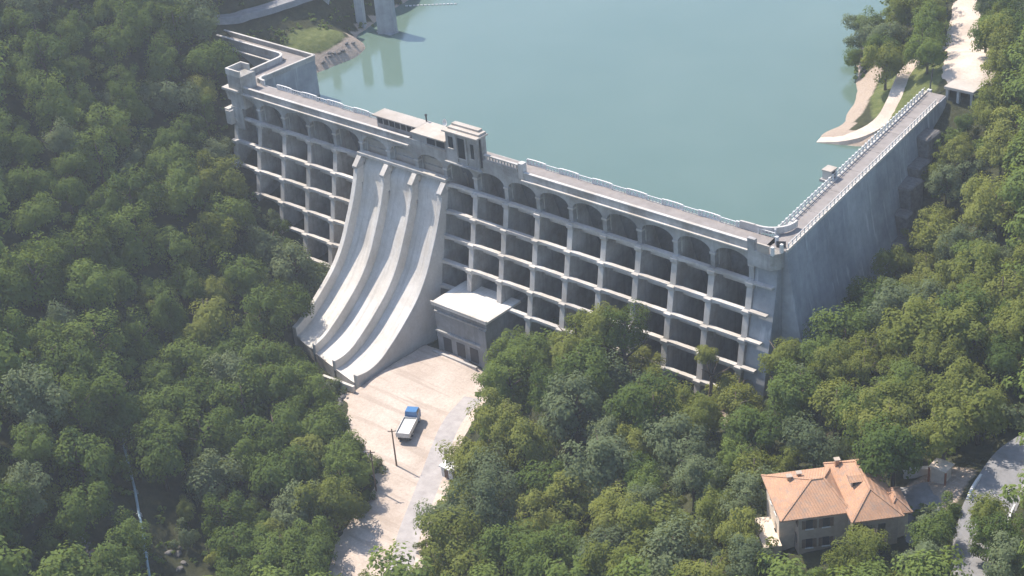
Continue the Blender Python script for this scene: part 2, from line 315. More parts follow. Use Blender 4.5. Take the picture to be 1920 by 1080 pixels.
def strip(name,pts,width,mat,off=.10,dz=None,label=None,zs=None,parent=None,lat=0.0):
    # road ribbon along a polyline (Catmull-Rom), levelled across
    P=[Vector((*p,0)) for p in pts]; out=[]
    for i in range(len(P)-1):
        p0,p1,p2,p3=P[max(i-1,0)],P[i],P[i+1],P[min(i+2,len(P)-1)]
        n=max(2,int((p2-p1).length/1.2))
        for k in range(n):
            t=k/n; out.append(.5*((2*p1)+(p2-p0)*t+(2*p0-5*p1+4*p2-p3)*t*t+(3*p1-p0-3*p2+p3)*t**3))
    out.append(P[-1]); vs=[]; fs=[]
    ws=[-.5,-.25,0,.25,.5]
    for i,p in enumerate(out):
        d=(out[min(i+1,len(out)-1)]-out[max(i-1,0)]); d.normalize(); r=Vector((d.y,-d.x,0))
        c=p+r*lat
        z=[float(ground_z(c.x+r.x*a*width,c.y+r.y*a*width)[0]) for a in ws]
        zz=max(z)*.5+sum(z)/5*.5
        for a,b in zip(ws,z): vs.append((c.x+r.x*a*width,c.y+r.y*a*width,zz+off))
        # skirts
        vs.append((c.x-r.x*(width*.5+.5),c.y-r.y*(width*.5+.5),zz-1.2)); vs.append((c.x+r.x*(width*.5+.5),c.y+r.y*(width*.5+.5),zz-1.2))
    m=7
    for i in range(len(out)-1):
        a=i*m; b=a+m
        for k in range(4): fs.append((a+k,a+k+1,b+k+1,b+k))
        fs.append((a+5,a,b,b+5)); fs.append((a+4,a+6,b+6,b+4))
    me=bpy.data.meshes.new(name); me.from_pydata(vs,[],fs); me.materials.append(mat)
    o=link(name,me,parent)
    if parent is None: kind(o,'structure',label)
    return o
sheet('gravel_bed',GRAVEL,M['gravel'],.12,.7,label='pale gravel bed below the spillway')
strip('service_road',[(23,-21),(25.5,-29),(30,-38.4),(36,-49),(41,-57.7),(47.6,-67),(55,-82),(66,-104)],4.2,M['service'],.2,label='grey service road running down the gravel valley')
sheet('dam_access_road',[(48,120),(50.2,112),(55.5,100),(61.5,89),(65.5,79),(70.5,77.2),(76,79.5),(74.6,85),(67,95.5),(60,106),(54.5,116),(52,130),(50,150),(45,150),(46.5,130)],M['track'],.2,.8,label='wide sandy road leading away from the end of the dam')
strip('shore_track',[(58,94),(55,85),(57.4,76),(58.2,69),(55.5,62.5),(51,60),(48.5,59.4)],3.2,M['track'],.12,label='sandy track running down to the lake shore')
strip('hill_road',[(150,-64),(140,-48),(133,-34),(130.6,-24),(130.4,-14),(134,-3),(142,8),(156,18)],7.0,M['asphalt'],.15,label='grey hill road above the house')
strip('lakeside_road',[(-99,14),(-96,22),(-94,30),(-91.5,40),(-90,52),(-92,75),(-98,100)],5.0,M['asphalt'],.15,label='shaded road along the left shore')
# kerb lines of the hill road
for lt,nm in ((-3.3,'edge_line'),(3.0,'edge_line')):
    strip(nm,[(140,-48),(133,-34),(130.6,-24),(130.4,-14),(134,-3),(142,8)],.35 if lt<0 else .22,M['white'],.32,lat=lt,label='pale edge line of the hill road')
# lake
LAKE_Z=-1.5
bm=bmesh.new(); vs=[bm.verts.new((x,y,LAKE_Z)) for x,y in [(-61.6,9.6),(74,9.6),(67,74),(67,170),(120,380),(-260,380),(-260,60),(-100,60),(-100,40),(-90,22),(-61.6,22)]]
f=bm.faces.new(vs); bmesh.ops.triangulate(bm,faces=[f]); me=bpy.data.meshes.new('lake'); bm.to_mesh(me); bm.free(); me.materials.append(M['water'])
kind(link('lake',me),'structure','calm grey-green reservoir water','lake')

# ------------------------------------------------------------------ the arcaded dam
W8=8.0; ZS=5.077; YS=1.277
DAM=thing('arcaded_dam','pale concrete dam with arcade of buttresses and stacked openings','dam',(4,0,-30))
def cx(i): return (i-9)*W8
def backY(z): return 3.0+(6-z)*.35
def base_z(i): 
    x=cx(i)
    for z in np.arange(-1,-34,-.5):
        j=-z/ZS
        if ground_z(x,-YS*j-.5)[0]>z: return max(z-1.2,-33)
    return -33.0
SP=(6,7,8,9)
nodes={}
for i in range(1,19):
    x=cx(i); zb=base_z(i)
    if i in SP: zb=-31
    zb-=2.5
    prof=[(1.52,6.38),(1.52,1.0),(.7,1.0)]; j=0; lev=[]
    while True:
        y=-YS*j; z=-ZS*j
        if z<zb+.8: break
        lev.append(j); prof+=[(y-.08,z+.75 if j==0 else z+.42),(y-.08,z-.3)]
        zn=-ZS*(j+1); prof.append((y-.85,max(zn+.42,zb))) 
        if zn+.42<=zb: break
        j+=1
    if prof[-1][1]>zb: prof.append((prof[-1][0]-.1,zb))
    prof.append((backY(zb),zb)); prof.append((backY(6.38),6.38))
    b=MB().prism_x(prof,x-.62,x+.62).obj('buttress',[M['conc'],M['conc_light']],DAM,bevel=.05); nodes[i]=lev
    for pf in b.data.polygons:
        if pf.normal.y<-.5: pf.material_index=1  # front faces get paler concrete, painting in the grazing sunlight
    for j in lev:
        if i in SP and j>0: continue
        y=-YS*j; z=-ZS*j
        MB().prism_x([(y-.42,z-.32),(y-.42,z+.40),(y+.3,z+.5),(y+.3,z-.62),(y-.1,z-.62)],x-.78,x+.78).obj('bracket',M['conc_light'],b,bevel=.06)
# cross beams between the buttresses, front row and inner row
beam_cache={}
def beam_mesh(kind_):
    if kind_ in beam_cache: return beam_cache[kind_]
    hw=3.38; d0,d1=(-.1,.85) if kind_=='front' else (0,.7); dep=.24 if kind_=='front' else .35; rise=.34 if kind_=='front' else 0
    m=MB(); n=10; pts=[]
    for k in range(n+1):
        t=-1+2*k/n; pts.append((t*hw,-(dep+rise*abs(t)**2.2)))
    top=[(hw,.25),(-hw,.25)]
    poly=pts+top; N=len(poly)
    m.add([(a,d0,b) for a,b in poly]+[(a,d1,b) for a,b in poly],[tuple(range(N)),tuple(range(2*N-1,N-1,-1))]+[(q,q+N,(q+1)%N+N,(q+1)%N) for q in range(N)])
    beam_cache[kind_]=m.mesh('beam',M['conc_light']); return beam_cache[kind_]
for i in range(1,18):
    if 6<=i<=8: continue
    lv=min(len(nodes[i]),len(nodes[i+1]))
    lv=max(lv,min(6,max(len(nodes[i]),len(nodes[i+1])))) if i in (5,9) else lv
    for j in range(lv):
        z=-ZS*j+(.55 if j==0 else .25); y=-YS*j
        gz=float(ground_z((cx(i)+cx(i+1))/2,y)[0])
        if z<gz-.5: continue
        link('beam',beam_mesh('front'),DAM,loc=((cx(i)+cx(i+1))/2-4,y,z+30)).matrix_parent_inverse=Matrix.Identity(4)
        if j<5: link('inner_beam',beam_mesh('inner'),DAM,loc=((cx(i)+cx(i+1))/2-4,y+2.6,z-2.3+30)).matrix_parent_inverse=Matrix.Identity(4)
# vault shells closing the bays towards the lake
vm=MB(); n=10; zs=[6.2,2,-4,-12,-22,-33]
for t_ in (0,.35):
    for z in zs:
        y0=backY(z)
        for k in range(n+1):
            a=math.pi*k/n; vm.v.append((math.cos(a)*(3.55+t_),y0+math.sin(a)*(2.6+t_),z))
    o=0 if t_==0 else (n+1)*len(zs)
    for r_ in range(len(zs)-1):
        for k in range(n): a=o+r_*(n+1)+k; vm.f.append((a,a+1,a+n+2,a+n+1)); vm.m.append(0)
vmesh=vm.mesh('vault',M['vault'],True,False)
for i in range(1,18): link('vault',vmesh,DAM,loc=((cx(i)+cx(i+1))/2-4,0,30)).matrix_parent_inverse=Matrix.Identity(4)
# arcade: arches, piers, imposts
def arch_mesh():
    m=MB(); n=14; hw=3.52; zs_,rise,zt=3.55,1.95,6.40; y0,y1=.42,1.35
    A=[(math.cos(math.pi*(1-k/n))*hw,zs_+math.sin(math.pi*k/n)**.85*rise) for k in range(n+1)]
    A=[(-4+.001,zs_)]+A+[(4-.001,zs_)]; T=[(a if abs(a)<3.6 else math.copysign(4,a),zt) for a,_ in A]
    for y in (y0,y1):
        o=len(m.v)
        m.add([(a,y,b) for a,b in A]+[(a,y,b) for a,b in T],[(k,k+1,k+1+len(A),k+len(A)) for k in range(len(A)-1)])
    L=len(A); o2=2*L
    m.add([(a,y0,b) for a,b in A]+[(a,y1,b) for a,b in A],[(k,k+L,k+1+L,k+1) for k in range(L-1)])
    return m.mesh('arch',M['conc'],False,True)
am=arch_mesh()
for i in range(1,18): link('arch',am,DAM,loc=((cx(i)+cx(i+1))/2-4,0,30)).matrix_parent_inverse=Matrix.Identity(4)
pm=MB().box(-.47,.47,.40,1.5,.98,3.57).mesh('pier',M['conc']); im=MB().box(-.62,.62,.24,1.36,3.38,3.72).mesh('impost',M['conc_light'])
for i in range(1,19):
    p_=link('pier',pm,DAM,loc=(cx(i)-4,0,30)); p_.matrix_parent_inverse=Matrix.Identity(4); link('impost',im,p_)
# gates closing the three arches above the spillway
for i in (6,7,8): 
    g=MB().box(cx(i)+.5,cx(i+1)-.5,2.1,2.4,.9,6.3).obj('spillway_gate',M['roofc'],DAM)
    for zz in (2.4,4.1): MB().box(cx(i)+.52,cx(i+1)-.52,1.95,2.1,zz,zz+.2).obj('gate_rib',M['conc'],g)
# deck, cornice, parapet
MB().box(-64.6,76.5,.46,5.6,6.42,7.05).obj('deck_slab',M['conc'],DAM)
MB().box(-64.0,74.5,.75,5.3,7.054,7.12).obj('walkway',M['deck'],DAM)
for x0,x1 in ((-60.4,-9.4),(20.6,71.6)):
    MB().prism_x([(.42,6.28),(-.05,6.44),(-.28,6.5),(-.28,6.74),(.42,6.74)],x0,x1).obj('cornice',M['conc_light'],DAM)
    MB().box(x0,x1,.30,.62,6.74,8.02).obj('parapet',M['conc'],DAM)
    MB().box(x0-.05,x1+.05,.14,.78,8.02,8.22).obj('parapet_cap',M['conc_light'],DAM)
# upstream railing that swells out over each vault crown
rb=MB(); 
for k in range(9):
    a=math.pi*k/8; x_=-math.cos(a)*2.3; y_=5.2+math.sin(a)*.18
    rb.bar((x_,y_,7.05),(x_,y_,8.15),.22)
    if k<8:
        a2=math.pi*(k+1)/8; x2=-math.cos(a2)*2.3; y2=5.2+math.sin(a2)*.18
        rb.bar((x_,y_,8.2),(x2,y2,8.2),.26,.16); rb.bar((x_,y_,7.6),(x2,y2,7.6),.12,.1); rb.bar((x_,y_,7.2),(x2,y2,7.2),.2,.3)
rbm=rb.mesh('balcony_railing',M['white'])
rs=MB().bar((2.3,5.2,8.1),(5.7,5.2,8.1),.16,.12).bar((2.3,5.2,7.55),(5.7,5.2,7.55),.1,.08)
for k in range(4): rs.bar((2.9+k*.74,5.2,7.05),(2.9+k*.74,5.2,8.1),.1)
rsm=rs.mesh('straight_railing',M['white'])
bl=MB()
for k in range(12):
    a=math.pi*k/12; a2=math.pi*(k+1)/12
    bl.prism_z([(-math.cos(a)*2.3,5.2),(-math.cos(a2)*2.3,5.2),(-math.cos(a2)*2.45,5.3+math.sin(a2)*.3),(-math.cos(a)*2.45,5.3+math.sin(a)*.3)],6.7,7.04)
blm=bl.mesh('balcony_floor',M['conc_light'])
for i in range(1,18):
    xm=(cx(i)+cx(i+1))/2
    if xm<-58 or -22<xm<22: 
        if not(12<xm<22): continue
    for nm,me_ in (('balcony_railing',rbm),('straight_railing',rsm),('balcony_floor',blm)):
        link(nm,me_,DAM,loc=(xm-4,0,30)).matrix_parent_inverse=Matrix.Identity(4)
# right end wall between last buttress and the wing
MB().prism_x([(1.0,6.4),(.6,1.0),(-.3,-4),(-2.6,-14),(-4.6,-24),(5,-26),(5,6.4)],72.6,77.0).obj('end_wall',M['wing'],DAM)
for j in range(5):
    z=-ZS*j+.5; y=-YS*j
    MB().box(72.62,76.6-.4*j,y-.35,y+.6,z-.18,z+.2).obj('ledge',M['conc_light'],DAM)
# corner bastion at the right end
B=MB().prism_z([(71.6,-.2),(76.2,-.2),(77.4,1.2),(77.4,4.6),(71.6,4.6)],3.9,7.04).obj('corner_bastion',M['conc'],DAM,bevel=.05)
MB().box(71.6,73.1,-.25,.5,7.04,9.1).obj('bastion_post',M['conc'],B); MB().box(73.5,75.9,-.2,.15,7.04,8.6).obj('bastion_parapet',M['roofc'],B)
cr=MB()
for k in range(10):
    a=R(-100+k*11); a2=R(-100+(k+1)*11)
    cr.bar((70.2+math.cos(a)*4.5,9.8+math.sin(a)*4.5,8.0),(70.2+math.cos(a2)*4.5,9.8+math.sin(a2)*4.5,8.0),.4,1.2)
cr.bar((66.5,5.25,8.0),(69.6,5.35,8.0),.4,1.2); cr.obj('curved_parapet',M['conc_light'],DAM)
for p in ((76.6,-.1,7.04),(77.3,1.6,7.04),(75.2,3.4,7.1)): MB().box(p[0]-.25,p[0]+.25,p[1]-.25,p[1]+.25,p[2],p[2]+1.6).obj('gate_post',M['white'],DAM)
MB().bar((75.6,2.6,7.7),(77.0,3.4,7.7),.06,1.2).obj('iron_gate',M['iron'],DAM)

# ------------------------------------------------------------------ corner tower at the left end
TW_=thing('corner_tower','square concrete turret with open parapet at left end of the dam','tower',(-62,2,1))
MB().box(-64.4,-60.0,-.2,4.2,3.0,10.6).obj('shaft',M['conc'],TW_,bevel=.06)
MB().prism_z([(-64.6,-.3),(-60.9,-.3),(-61.4,1),(-63.6,2)],-2,3.0).obj('tapered_foot',M['conc'],TW_)
for a in ((-64.5,-59.9,-.3,.1),(-64.5,-64.1,.1,4.3),(-64.1,-61.6,3.9,4.3)): MB().box(a[0],a[1],a[2],a[3],10.6,12.0).obj('parapet',M['conc_light'],TW_)
MB().box(-66.2,-61.0,-.8,3.6,6.9,7.4).obj('ledge',M['conc_light'],TW_)
MB().prism_x([(-.3,6.9),(3.4,6.9),(2.6,4.2),(.2,4.2)],-65.8,-64.42).obj('corbel',M['conc'],TW_)
MB().box(-65.6,-64.0,-1.4,1.2,-1,2.2).obj('abutment_block',M['conc_light'],TW_)
MB().box(-66.0,-64.62,-1.2,1.6,2.2,2.6).obj('abutment_cap',M['conc_light'],TW_)

# ------------------------------------------------------------------ left wing wall
LW=thing('left_wing_wall','narrow concrete wing wall with roadway bending round the left corner','dam wall',(-64,14,-8))
MB().prism_z([(-66.2,4.5),(-61.4,4.5),(-60.2,21.8),(-66.2,21.8)],-12,6.96).obj('wall_body',M['wing'],LW)
MB().box(-94,-66.2,18.2,22.0,-2,6.95).obj('wall_body',M['wing'],LW)
MB().prism_z([(-66.0,2.4),(-61.0,5.3),(-60.4,21.6),(-66.0,21.6)],6.98,7.13).obj('roadway',M['deck'],LW)
MB().box(-94,-66.0,18.5,21.7,6.98,7.13).obj('roadway',M['deck'],LW)
def rail_wall(name,pts,mat,parent,wd,z0,z1,cap=True):
    m=MB()
    for a,b in zip(pts[:-1],pts[1:]): m.bar((*a,(z0+z1)/2),(*b,(z0+z1)/2),wd,z1-z0)
    o=m.obj(name,mat,parent)
    if cap:
        m=MB()
        for a,b in zip(pts[:-1],pts[1:]): m.bar((*a,z1+.08),(*b,z1+.08),wd+.25,.18)
        m.obj('parapet_cap',M['conc_light'],o)
    return o
inner=[(-66.0,3.6),(-66.0,15.2)]+[(-68.2+2.2*math.cos(a),16.0+2.2*math.sin(a)) for a in [R(10+k*16) for k in range(6)]]+[(-94,18.4)]
rail_wall('inner_parapet',inner,M['conc'],LW,.35,7.0,8.35)
low=[(-66.5,10),(-66.6,14.8),(-68.6,17.4),(-92,17.7)]
rail_wall('lower_cornice',low[2:],M['conc_light'],LW,.5,6.0,6.3,False)
rail_wall('outer_parapet',[(-61.0,5.5),(-60.2,21.8),(-94,21.9)],M['conc'],LW,.3,7.0,8.1)
rail_wall('curb_wall',[(-58.5,5.2),(-60.0,5.35),(-60.9,6.2),(-61.2,8)],M['white'],LW,.3,7.0,8.2)
for k in range(20):
    y=5.6+k*.8; x=-61.45+(y-5.5)*.05
    MB().box(x-.09,x+.09,y-.09,y+.09,7.1,8.0).obj('railing_post',M['white'],LW)
MB().bar((-61.5,5.6,8.0),(-60.7,21.2,8.0),.1).obj('railing_bar',M['white'],LW)

# ------------------------------------------------------------------ right wing wall
RW=thing('right_wing_wall','long shaded concrete wing wall with railed walkway on top','dam wall',(78,30,-24))
def lx(y): return 73.2-(y-5.4)*.1203
ys=[2.2,9,17,26,35,44,53,61,68,74]
for a,b in zip(ys[:-1],ys[1:]):
    vs=[]; fs=[]; zz=[7.0,4,0,-5,-10,-15,-20,-26]
    for y in (a+.02,b-.02):
        vs.append((lx(y),y,-26)); vs.append((lx(y),y,7.0))
        for z in zz: t=(7-z); vs.append((lx(y)+4.35+t*.13+(t/33)**2*3.6,y,z))
    n=len(zz)+2
    fs=[tuple(range(n)),tuple(range(2*n-1,n-1,-1))]+[(k,k+n,(k+1)%n+n,(k+1)%n) for k in range(n)]
    MB().add(vs,fs).obj('wall_block',M['wing'],RW)
for a,b in zip(ys[:-1],ys[1:]):
    MB().prism_z([(lx(a+.03)+.25,a+.03),(lx(a+.03)+4.1,a+.03),(lx(b-.03)+4.1,b-.03),(lx(b-.03)+.25,b-.03)],7.004,7.12).obj('walkway_slab',M['deck'],RW)
MB().add([(lx(3)-.15,5.2,6.7),(lx(3)+.35,5.2,6.7),(lx(74)+.35,74,6.7),(lx(74)-.15,74,6.7),(lx(3)-.15,5.2,7.3),(lx(3)+.35,5.2,7.3),(lx(74)+.35,74,7.3),(lx(74)-.15,74,7.3)],[(0,3,2,1),(4,5,6,7),(0,1,5,4),(1,2,6,5),(2,3,7,6),(3,0,4,7)]).obj('kerb',M['conc_light'],RW)
MB().bar((lx(2.4)+4.3,2.4,7.1),(lx(70)+4.3,70,7.1),.35,.5).obj('kerb',M['conc_light'],RW)
post=MB().box(-.17,.17,-.17,.17,0,1.15).mesh('railing_post',M['white']); thin=MB().box(-.07,.07,-.07,.07,0,1.05).mesh('railing_post',M['white'])
for k in range(46):
    y=6+k*1.46
    o=link('railing_post',post,RW,loc=(lx(y)+.05-78,y-30,7.3+24)); o.matrix_parent_inverse=Matrix.Identity(4)
for k in range(44):
    y=3+k*1.52
    o=link('railing_post',thin,RW,loc=(lx(y)+4.3-78,y-30,7.3+24)); o.matrix_parent_inverse=Matrix.Identity(4)
for z in (7.75,8.35): 
    MB().bar((lx(6)+.05,6,z),(lx(73)+.05,73,z),.07).obj('railing_bar',M['white'],RW)
    MB().bar((lx(3)+4.3,3,z),(lx(69)+4.3,69,z),.08).obj('railing_bar',M['white'],RW)
RK=thing('rock_cutting','dark stepped rock cutting at the foot of the right wing wall','rock',(80,52,-12))
for y0,y1,zt in ((36.5,41,-13.5),(41,44.5,-9.5),(44.5,47.5,-5),(47.5,52.5,-.8),(52.5,58,1.2),(58,64,4.8)):
    xf=lx((y0+y1)/2)+4.35+(7-zt)*.13+((7-zt)/33)**2*3.6; vs=[]
    for z,k in ((-27,1.5),(zt,0)):
        for a,b in ((xf-3,y0),(xf+3.2+k+random.uniform(-.5,.5),y0+random.uniform(-.3,.3)),(xf+3.0+k+random.uniform(-.5,.5),y1+random.uniform(-.3,.3)),(xf-3,y1-.05)): vs.append((a,b,z+random.uniform(-.4,.4)*(k==0)))
    MB().add(vs,[(3,2,1,0),(4,5,6,7),(0,1,5,4),(1,2,6,5),(2,3,7,6),(3,0,4,7)]).obj('rock_step',M['rock'],RK,bevel=.3)
HT=thing('gauge_hut','small pale hut on a bracket beside the right wing walkway','hut',(69,30,7))
MB().box(68.4,70.1,29.0,31.0,7.2,8.9).obj('hut_wall',M['conc_light'],HT); MB().box(68.25,70.25,28.85,31.15,8.9,9.1).obj('hut_roof',M['roofc'],HT)
MB().box(68.0,70.3,28.6,31.4,6.75,7.2).obj('platform',M['conc'],HT); MB().box(70.1,70.16,29.5,30.5,7.25,8.7).obj('door',M['iron'],HT)

# ------------------------------------------------------------------ spillway
SW=thing('spillway','three pale concrete spillway chutes curving down to the gravel','spillway',(-12,-15,-31))
TOPL=[(.9,1.05),(-1.5,-.4),(-2.6,-3.5),(-4.4,-8),(-6.4,-12),(-8.6,-16),(-11.4,-19.6),(-15.8,-23.3),(-20.4,-26.4),(-24.2,-28.4),(-27.4,-28.9),(-30.2,-28.5)]
FLO=[(1.6,.6),(-.2,-1.6),(-.75,-4.2),(-2.5,-8.8),(-4.5,-13.0),(-6.8,-17.2),(-10.0,-21.2),(-14.6,-25.2),(-19.5,-28.4),(-23.8,-30.2),(-27.3,-30.8),(-30.4,-30.3)]
def spl(P,N=40):
    P=np.array(P,float); s=np.r_[0,np.cumsum(np.hypot(*np.diff(P,axis=0).T))]; t=np.linspace(0,s[-1],N)
    m=np.gradient(P,s,axis=0); o=[]
    for q in t:
        i=min(np.searchsorted(s,q,side='right')-1,len(P)-2); h=s[i+1]-s[i]; u=(q-s[i])/h
        o.append((2*u**3-3*u*u+1)*P[i]+(u**3-2*u*u+u)*h*m[i]+(-2*u**3+3*u*u)*P[i+1]+(u**3-u*u)*h*m[i+1])
    return np.array(o)
TL,FL=spl(TOPL),spl(FLO)
def endy(x): return -24.6+(x+24)/24*-6.0
def cut(L,x):
    e=endy(x); o=[tuple(p) for p in L if p[0]>e]; k=len(o); 
    if k<len(L): a,b=L[k-1],L[k]; t=(a[0]-e)/(a[0]-b[0]); o.append((e,a[1]+(b[1]-a[1])*t))
    return o
for i,x in enumerate((-24,-16,-8,0)):
    t=cut(TL,x); fl=cut(FL,x); th=.45 if i in(1,2) else .6
    bot=[(fl[-1][0],-33.5),(6,-33.5),(6,1.05)] if i in (0,3) else [(p[0],p[1]-.6) for p in fl[::-1]]
    MB().prism_x(t+bot,x-th,x+th).obj('side_wall' if i in(0,3) else 'divider_wall',M['chute'],SW,bevel=.08)
    MB().box(x-th-.1,x+th+.1,-1.9,.6,-.62,.0).obj('wall_head',M['conc_light'],SW) if False else None
for i in range(3):
    x0,x1=(-24+8*i+.4,-16+8*i-.4); nX=6; vs=[]; fs=[]
    for k in range(nX+1):
        x=x0+(x1-x0)*k/nX; e=endy(x); sc_=min(1.0,1)
        for q,p in enumerate(FL):
            u=q/(len(FL)-1); y=p[0]; z=p[1]
            if y<e: y=e; z=np.interp(-e,-FL[::1,0],FL[:,1])
            vs.append((x,y,z))
    N=len(FL)
    for k in range(nX):
        for q in range(N-1): a=k*N+q; fs.append((a,a+1,a+N+1,a+N))
    MB().add(vs,fs).obj('chute_floor',M['chute'],SW,smooth=True,fix=True)
    # lip face under each chute
    MB().add([(x0,endy(x0)+.02,-34),(x1,endy(x1)+.02,-34),(x1,endy(x1)+.02,float(np.interp(-endy(x1),-FL[:,0],FL[:,1]))-.02),(x0,endy(x0)+.02,float(np.interp(-endy(x0),-FL[:,0],FL[:,1]))-.02),
              (x0,endy(x0)+1.2,-34),(x1,endy(x1)+1.2,-34),(x1,endy(x1)+1.2,-31.6),(x0,endy(x0)+1.2,-31.6)],[(0,1,2,3),(4,5,1,0),(5,6,2,1),(7,4,0,3),(3,2,6,7),(4,7,6,5)]).obj('chute_lip',M['conc'],SW)
MB().box(-24.6,.6,-.55,1.0,1.06,1.75).obj('sill_beam',M['conc_light'],SW,bevel=.06)
for x in (-24,-16,-8,0): MB().prism_x([(-.6,.98),(-2.3,-.8),(-2.3,-1.3),(.2,-1.0),(.2,.98)],x-.62,x+.62).obj('wall_head',M['conc_light'],SW)
LOWW=MB().bar((-7,-32.6,-30.4),(1.5,-32.2,-30.2),.6,1.4).obj('low_wall',M['conc_light']); tag(LOWW,'low pale concrete wall at the foot of the spillway lip','wall')

# ------------------------------------------------------------------ terrace block right of the spillway
TB=thing('terrace_block','concrete block with flat sunlit terrace beside the spillway foot','building',(11.7,-7,-31))
MB().box(4.6,18.6,-11.3,2,-33,-20.0).obj('block_wall',M['shade_conc'],TB)
MB().box(4.3,19.1,-11.9,-1.5,-20.0,-19.55).obj('terrace_slab',M['chute'],TB)
MB().box(4.3,19.15,-12.05,-11.65,-19.55,-19.15).obj('terrace_parapet',M['conc_light'],TB)
MB().box(4.6,18.6,-11.6,-11.32,-21.7,-21.4).obj('string_course',M['conc'],TB)
MB().box(16.9,18.65,-11.9,-11.32,-31.2,-21.7).obj('corner_pier',M['shade_conc'],TB)
for k in range(3): MB().box(6.2+k*3.6,8.4+k*3.6,-11.36,-11.32,-30.4,-27.2).obj('doorway',M['iron'],TB)
MB().box(4.6,16.9,-11.75,-11.32,-26.2,-25.8).obj('string_course',M['conc'],TB)
MB().box(.7,4.6,-7,2,-33,-24).obj('recess_wall',M['shade_conc'],TB)
MB().box(18.62,23.5,-9.8,1,-33,-27.2).obj('lower_block',M['shade_conc'],TB); MB().box(18.62,23.9,-10.2,1,-27.2,-26.8).obj('lower_slab',M['conc_light'],TB)
MB().box(4.4,16.4,-13.2,-12.7,-32,-30.0).obj('toe_wall',M['conc_light'],TB)

# ------------------------------------------------------------------ gatehouse on the crest
GH=thing('gatehouse','flat roofed gatehouse standing on the dam crest above the spillway','building',(-2,3,7.1))
MB().box(-20.6,-8.4,2.6,4.9,7.13,9.7).obj('gallery_wall',M['conc'],GH)
MB().box(-21.2,-8.41,1.9,5.6,9.7,9.98).obj('gallery_roof',M['roofc'],GH,bevel=.04)
for k in range(7): MB().box(-20.2+k*1.65,-18.95+k*1.65,2.52,2.6,8.1,9.4).obj('window',M['glass'],GH)
h=MB().box(-8.4,1.0,.36,4.9,6.42,9.7).obj('porch_wall',M['conc'],GH)
MB().box(-8.4,1.0,-.1,5.6,9.7,9.98).obj('porch_roof',M['roofc'],GH,bevel=.04)
MB().box(-9.4,20.6,.30,.42,6.42,8.1).obj('front_wall',M['conc'],GH)
for x in (-4.2,-1.6): MB().box(x,x+2.1,.26,.36,8.2,9.35).obj('window',M['glass'],GH)
MB().box(-4.6,.9,.02,.30,7.7,7.95).obj('window_ledge',M['roofc'],GH)
c=MB().box(1.6,10.2,-.3,2.1,5.9,12.6).obj('tower_wall',M['conc'],GH,bevel=.05)
MB().box(1.3,10.5,-.9,2.5,12.6,12.95).obj('tower_roof',M['roofc'],GH,bevel=.04)
MB().box(2.0,10.1,.2,2.4,12.95,13.35).obj('roof_step',M['roofc'],GH)
MB().box(2.2,9.2,1.2,2.38,13.35,13.75).obj('roof_step',M['roofc'],GH)
for x,w_,z0,z1 in ((2.4,1.2,9.2,11.6),(4.9,1.7,7.6,11.8),(8.2,.8,8.2,11.2)): 
    wo=MB().box(x,x+w_,-.36,-.3,z0,z1).obj('window',M['glass'],GH); MB().box(x-.15,x+w_+.15,-.52,-.3,z0-.2,z0).obj('sill',M['conc_light'],wo)
for x in (4.3,6.9): MB().box(x,x+.45,-.6,-.3,6.6,12.6).obj('pilaster',M['conc'],GH)
MB().box(10.22,10.5,.1,.4,6.5,12.5).obj('downpipe',M['iron'],GH)
MB().box(1.2,11.0,-.75,-.3,5.9,6.2).obj('string_course',M['conc'],GH)
b=MB().box(11.2,19.6,.1,.42,8.1,8.55).obj('balustrade',M['conc'],GH); MB().box(11.2,19.8,0,.55,9.4,9.65).obj('balustrade_rail',M['conc_light'],b)
for k in range(11): MB().box(11.6+k*.76,11.9+k*.76,.14,.40,8.55,9.4).obj('baluster',M['conc_light'],b)
MB().box(19.8,21.0,.05,1.3,6.75,10.0).obj('end_pillar',M['conc_light'],GH,bevel=.05)
DS=thing('roof_dish','small white dish on the gatehouse roof towards the lake','dish',(-3.2,5,10))
dm=MB(); 
for k in range(10):
    a,a2=2*math.pi*k/10,2*math.pi*(k+1)/10
    dm.add([(-3.2,5.0,11.2),(-3.2+.62*math.cos(a),4.75+.1*math.sin(a),11.2+.8*math.sin(a)),(-3.2+.62*math.cos(a2),4.75+.1*math.sin(a2),11.2+.8*math.sin(a2))],[(0,1,2)])
dm.obj('dish_bowl',M['white'],DS,fix=False); MB().tube([(-3.2,5.05,9.98),(-3.2,5.02,11.2)],.07).obj('mast',M['iron'],DS)
VP=thing('vent_pipe','short dark vent pipe on the rear edge of the gatehouse roof','pipe',(-8.8,5.2,9.98))
MB().tube([(-8.8,5.2,9.9),(-8.8,5.2,11.3)],.16).obj('stack',M['iron'],VP); MB().tube([(-8.8,5.2,11.3),(-8.8,5.2,11.45),(-8.8,5.2,11.7)],[.3,.3,.05]).obj('cowl',M['iron'],VP)
# ------------------------------------------------------------------ portal at the far end of the wing
PT=thing('concrete_portal','small concrete portal with dark openings below the end of the walkway','portal',(71.5,75,4))
MB().box(68.6,75.0,74.2,79.5,8.35,8.95).obj('portal_roof',M['roofc'],PT,bevel=.05)
for x in (68.9,71.3,74.2): MB().box(x,x+.55,74.5,75.1,2,8.35).obj('column',M['conc'],PT)
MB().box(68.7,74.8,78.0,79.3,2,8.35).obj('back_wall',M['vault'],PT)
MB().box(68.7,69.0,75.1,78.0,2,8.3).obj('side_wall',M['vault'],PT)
PL=thing('gate_pole','dark slanting barrier pole at the far end of the walkway','pole',(65.5,75,7))
MB().tube([(65.4,74.4,6.9),(65.0,76.2,11.4)],[.16,.1]).obj('pole_shaft',M['iron'],PL); MB().box(65.0,65.8,74.0,74.8,6.6,7.5).obj('footing',M['white'],PL)

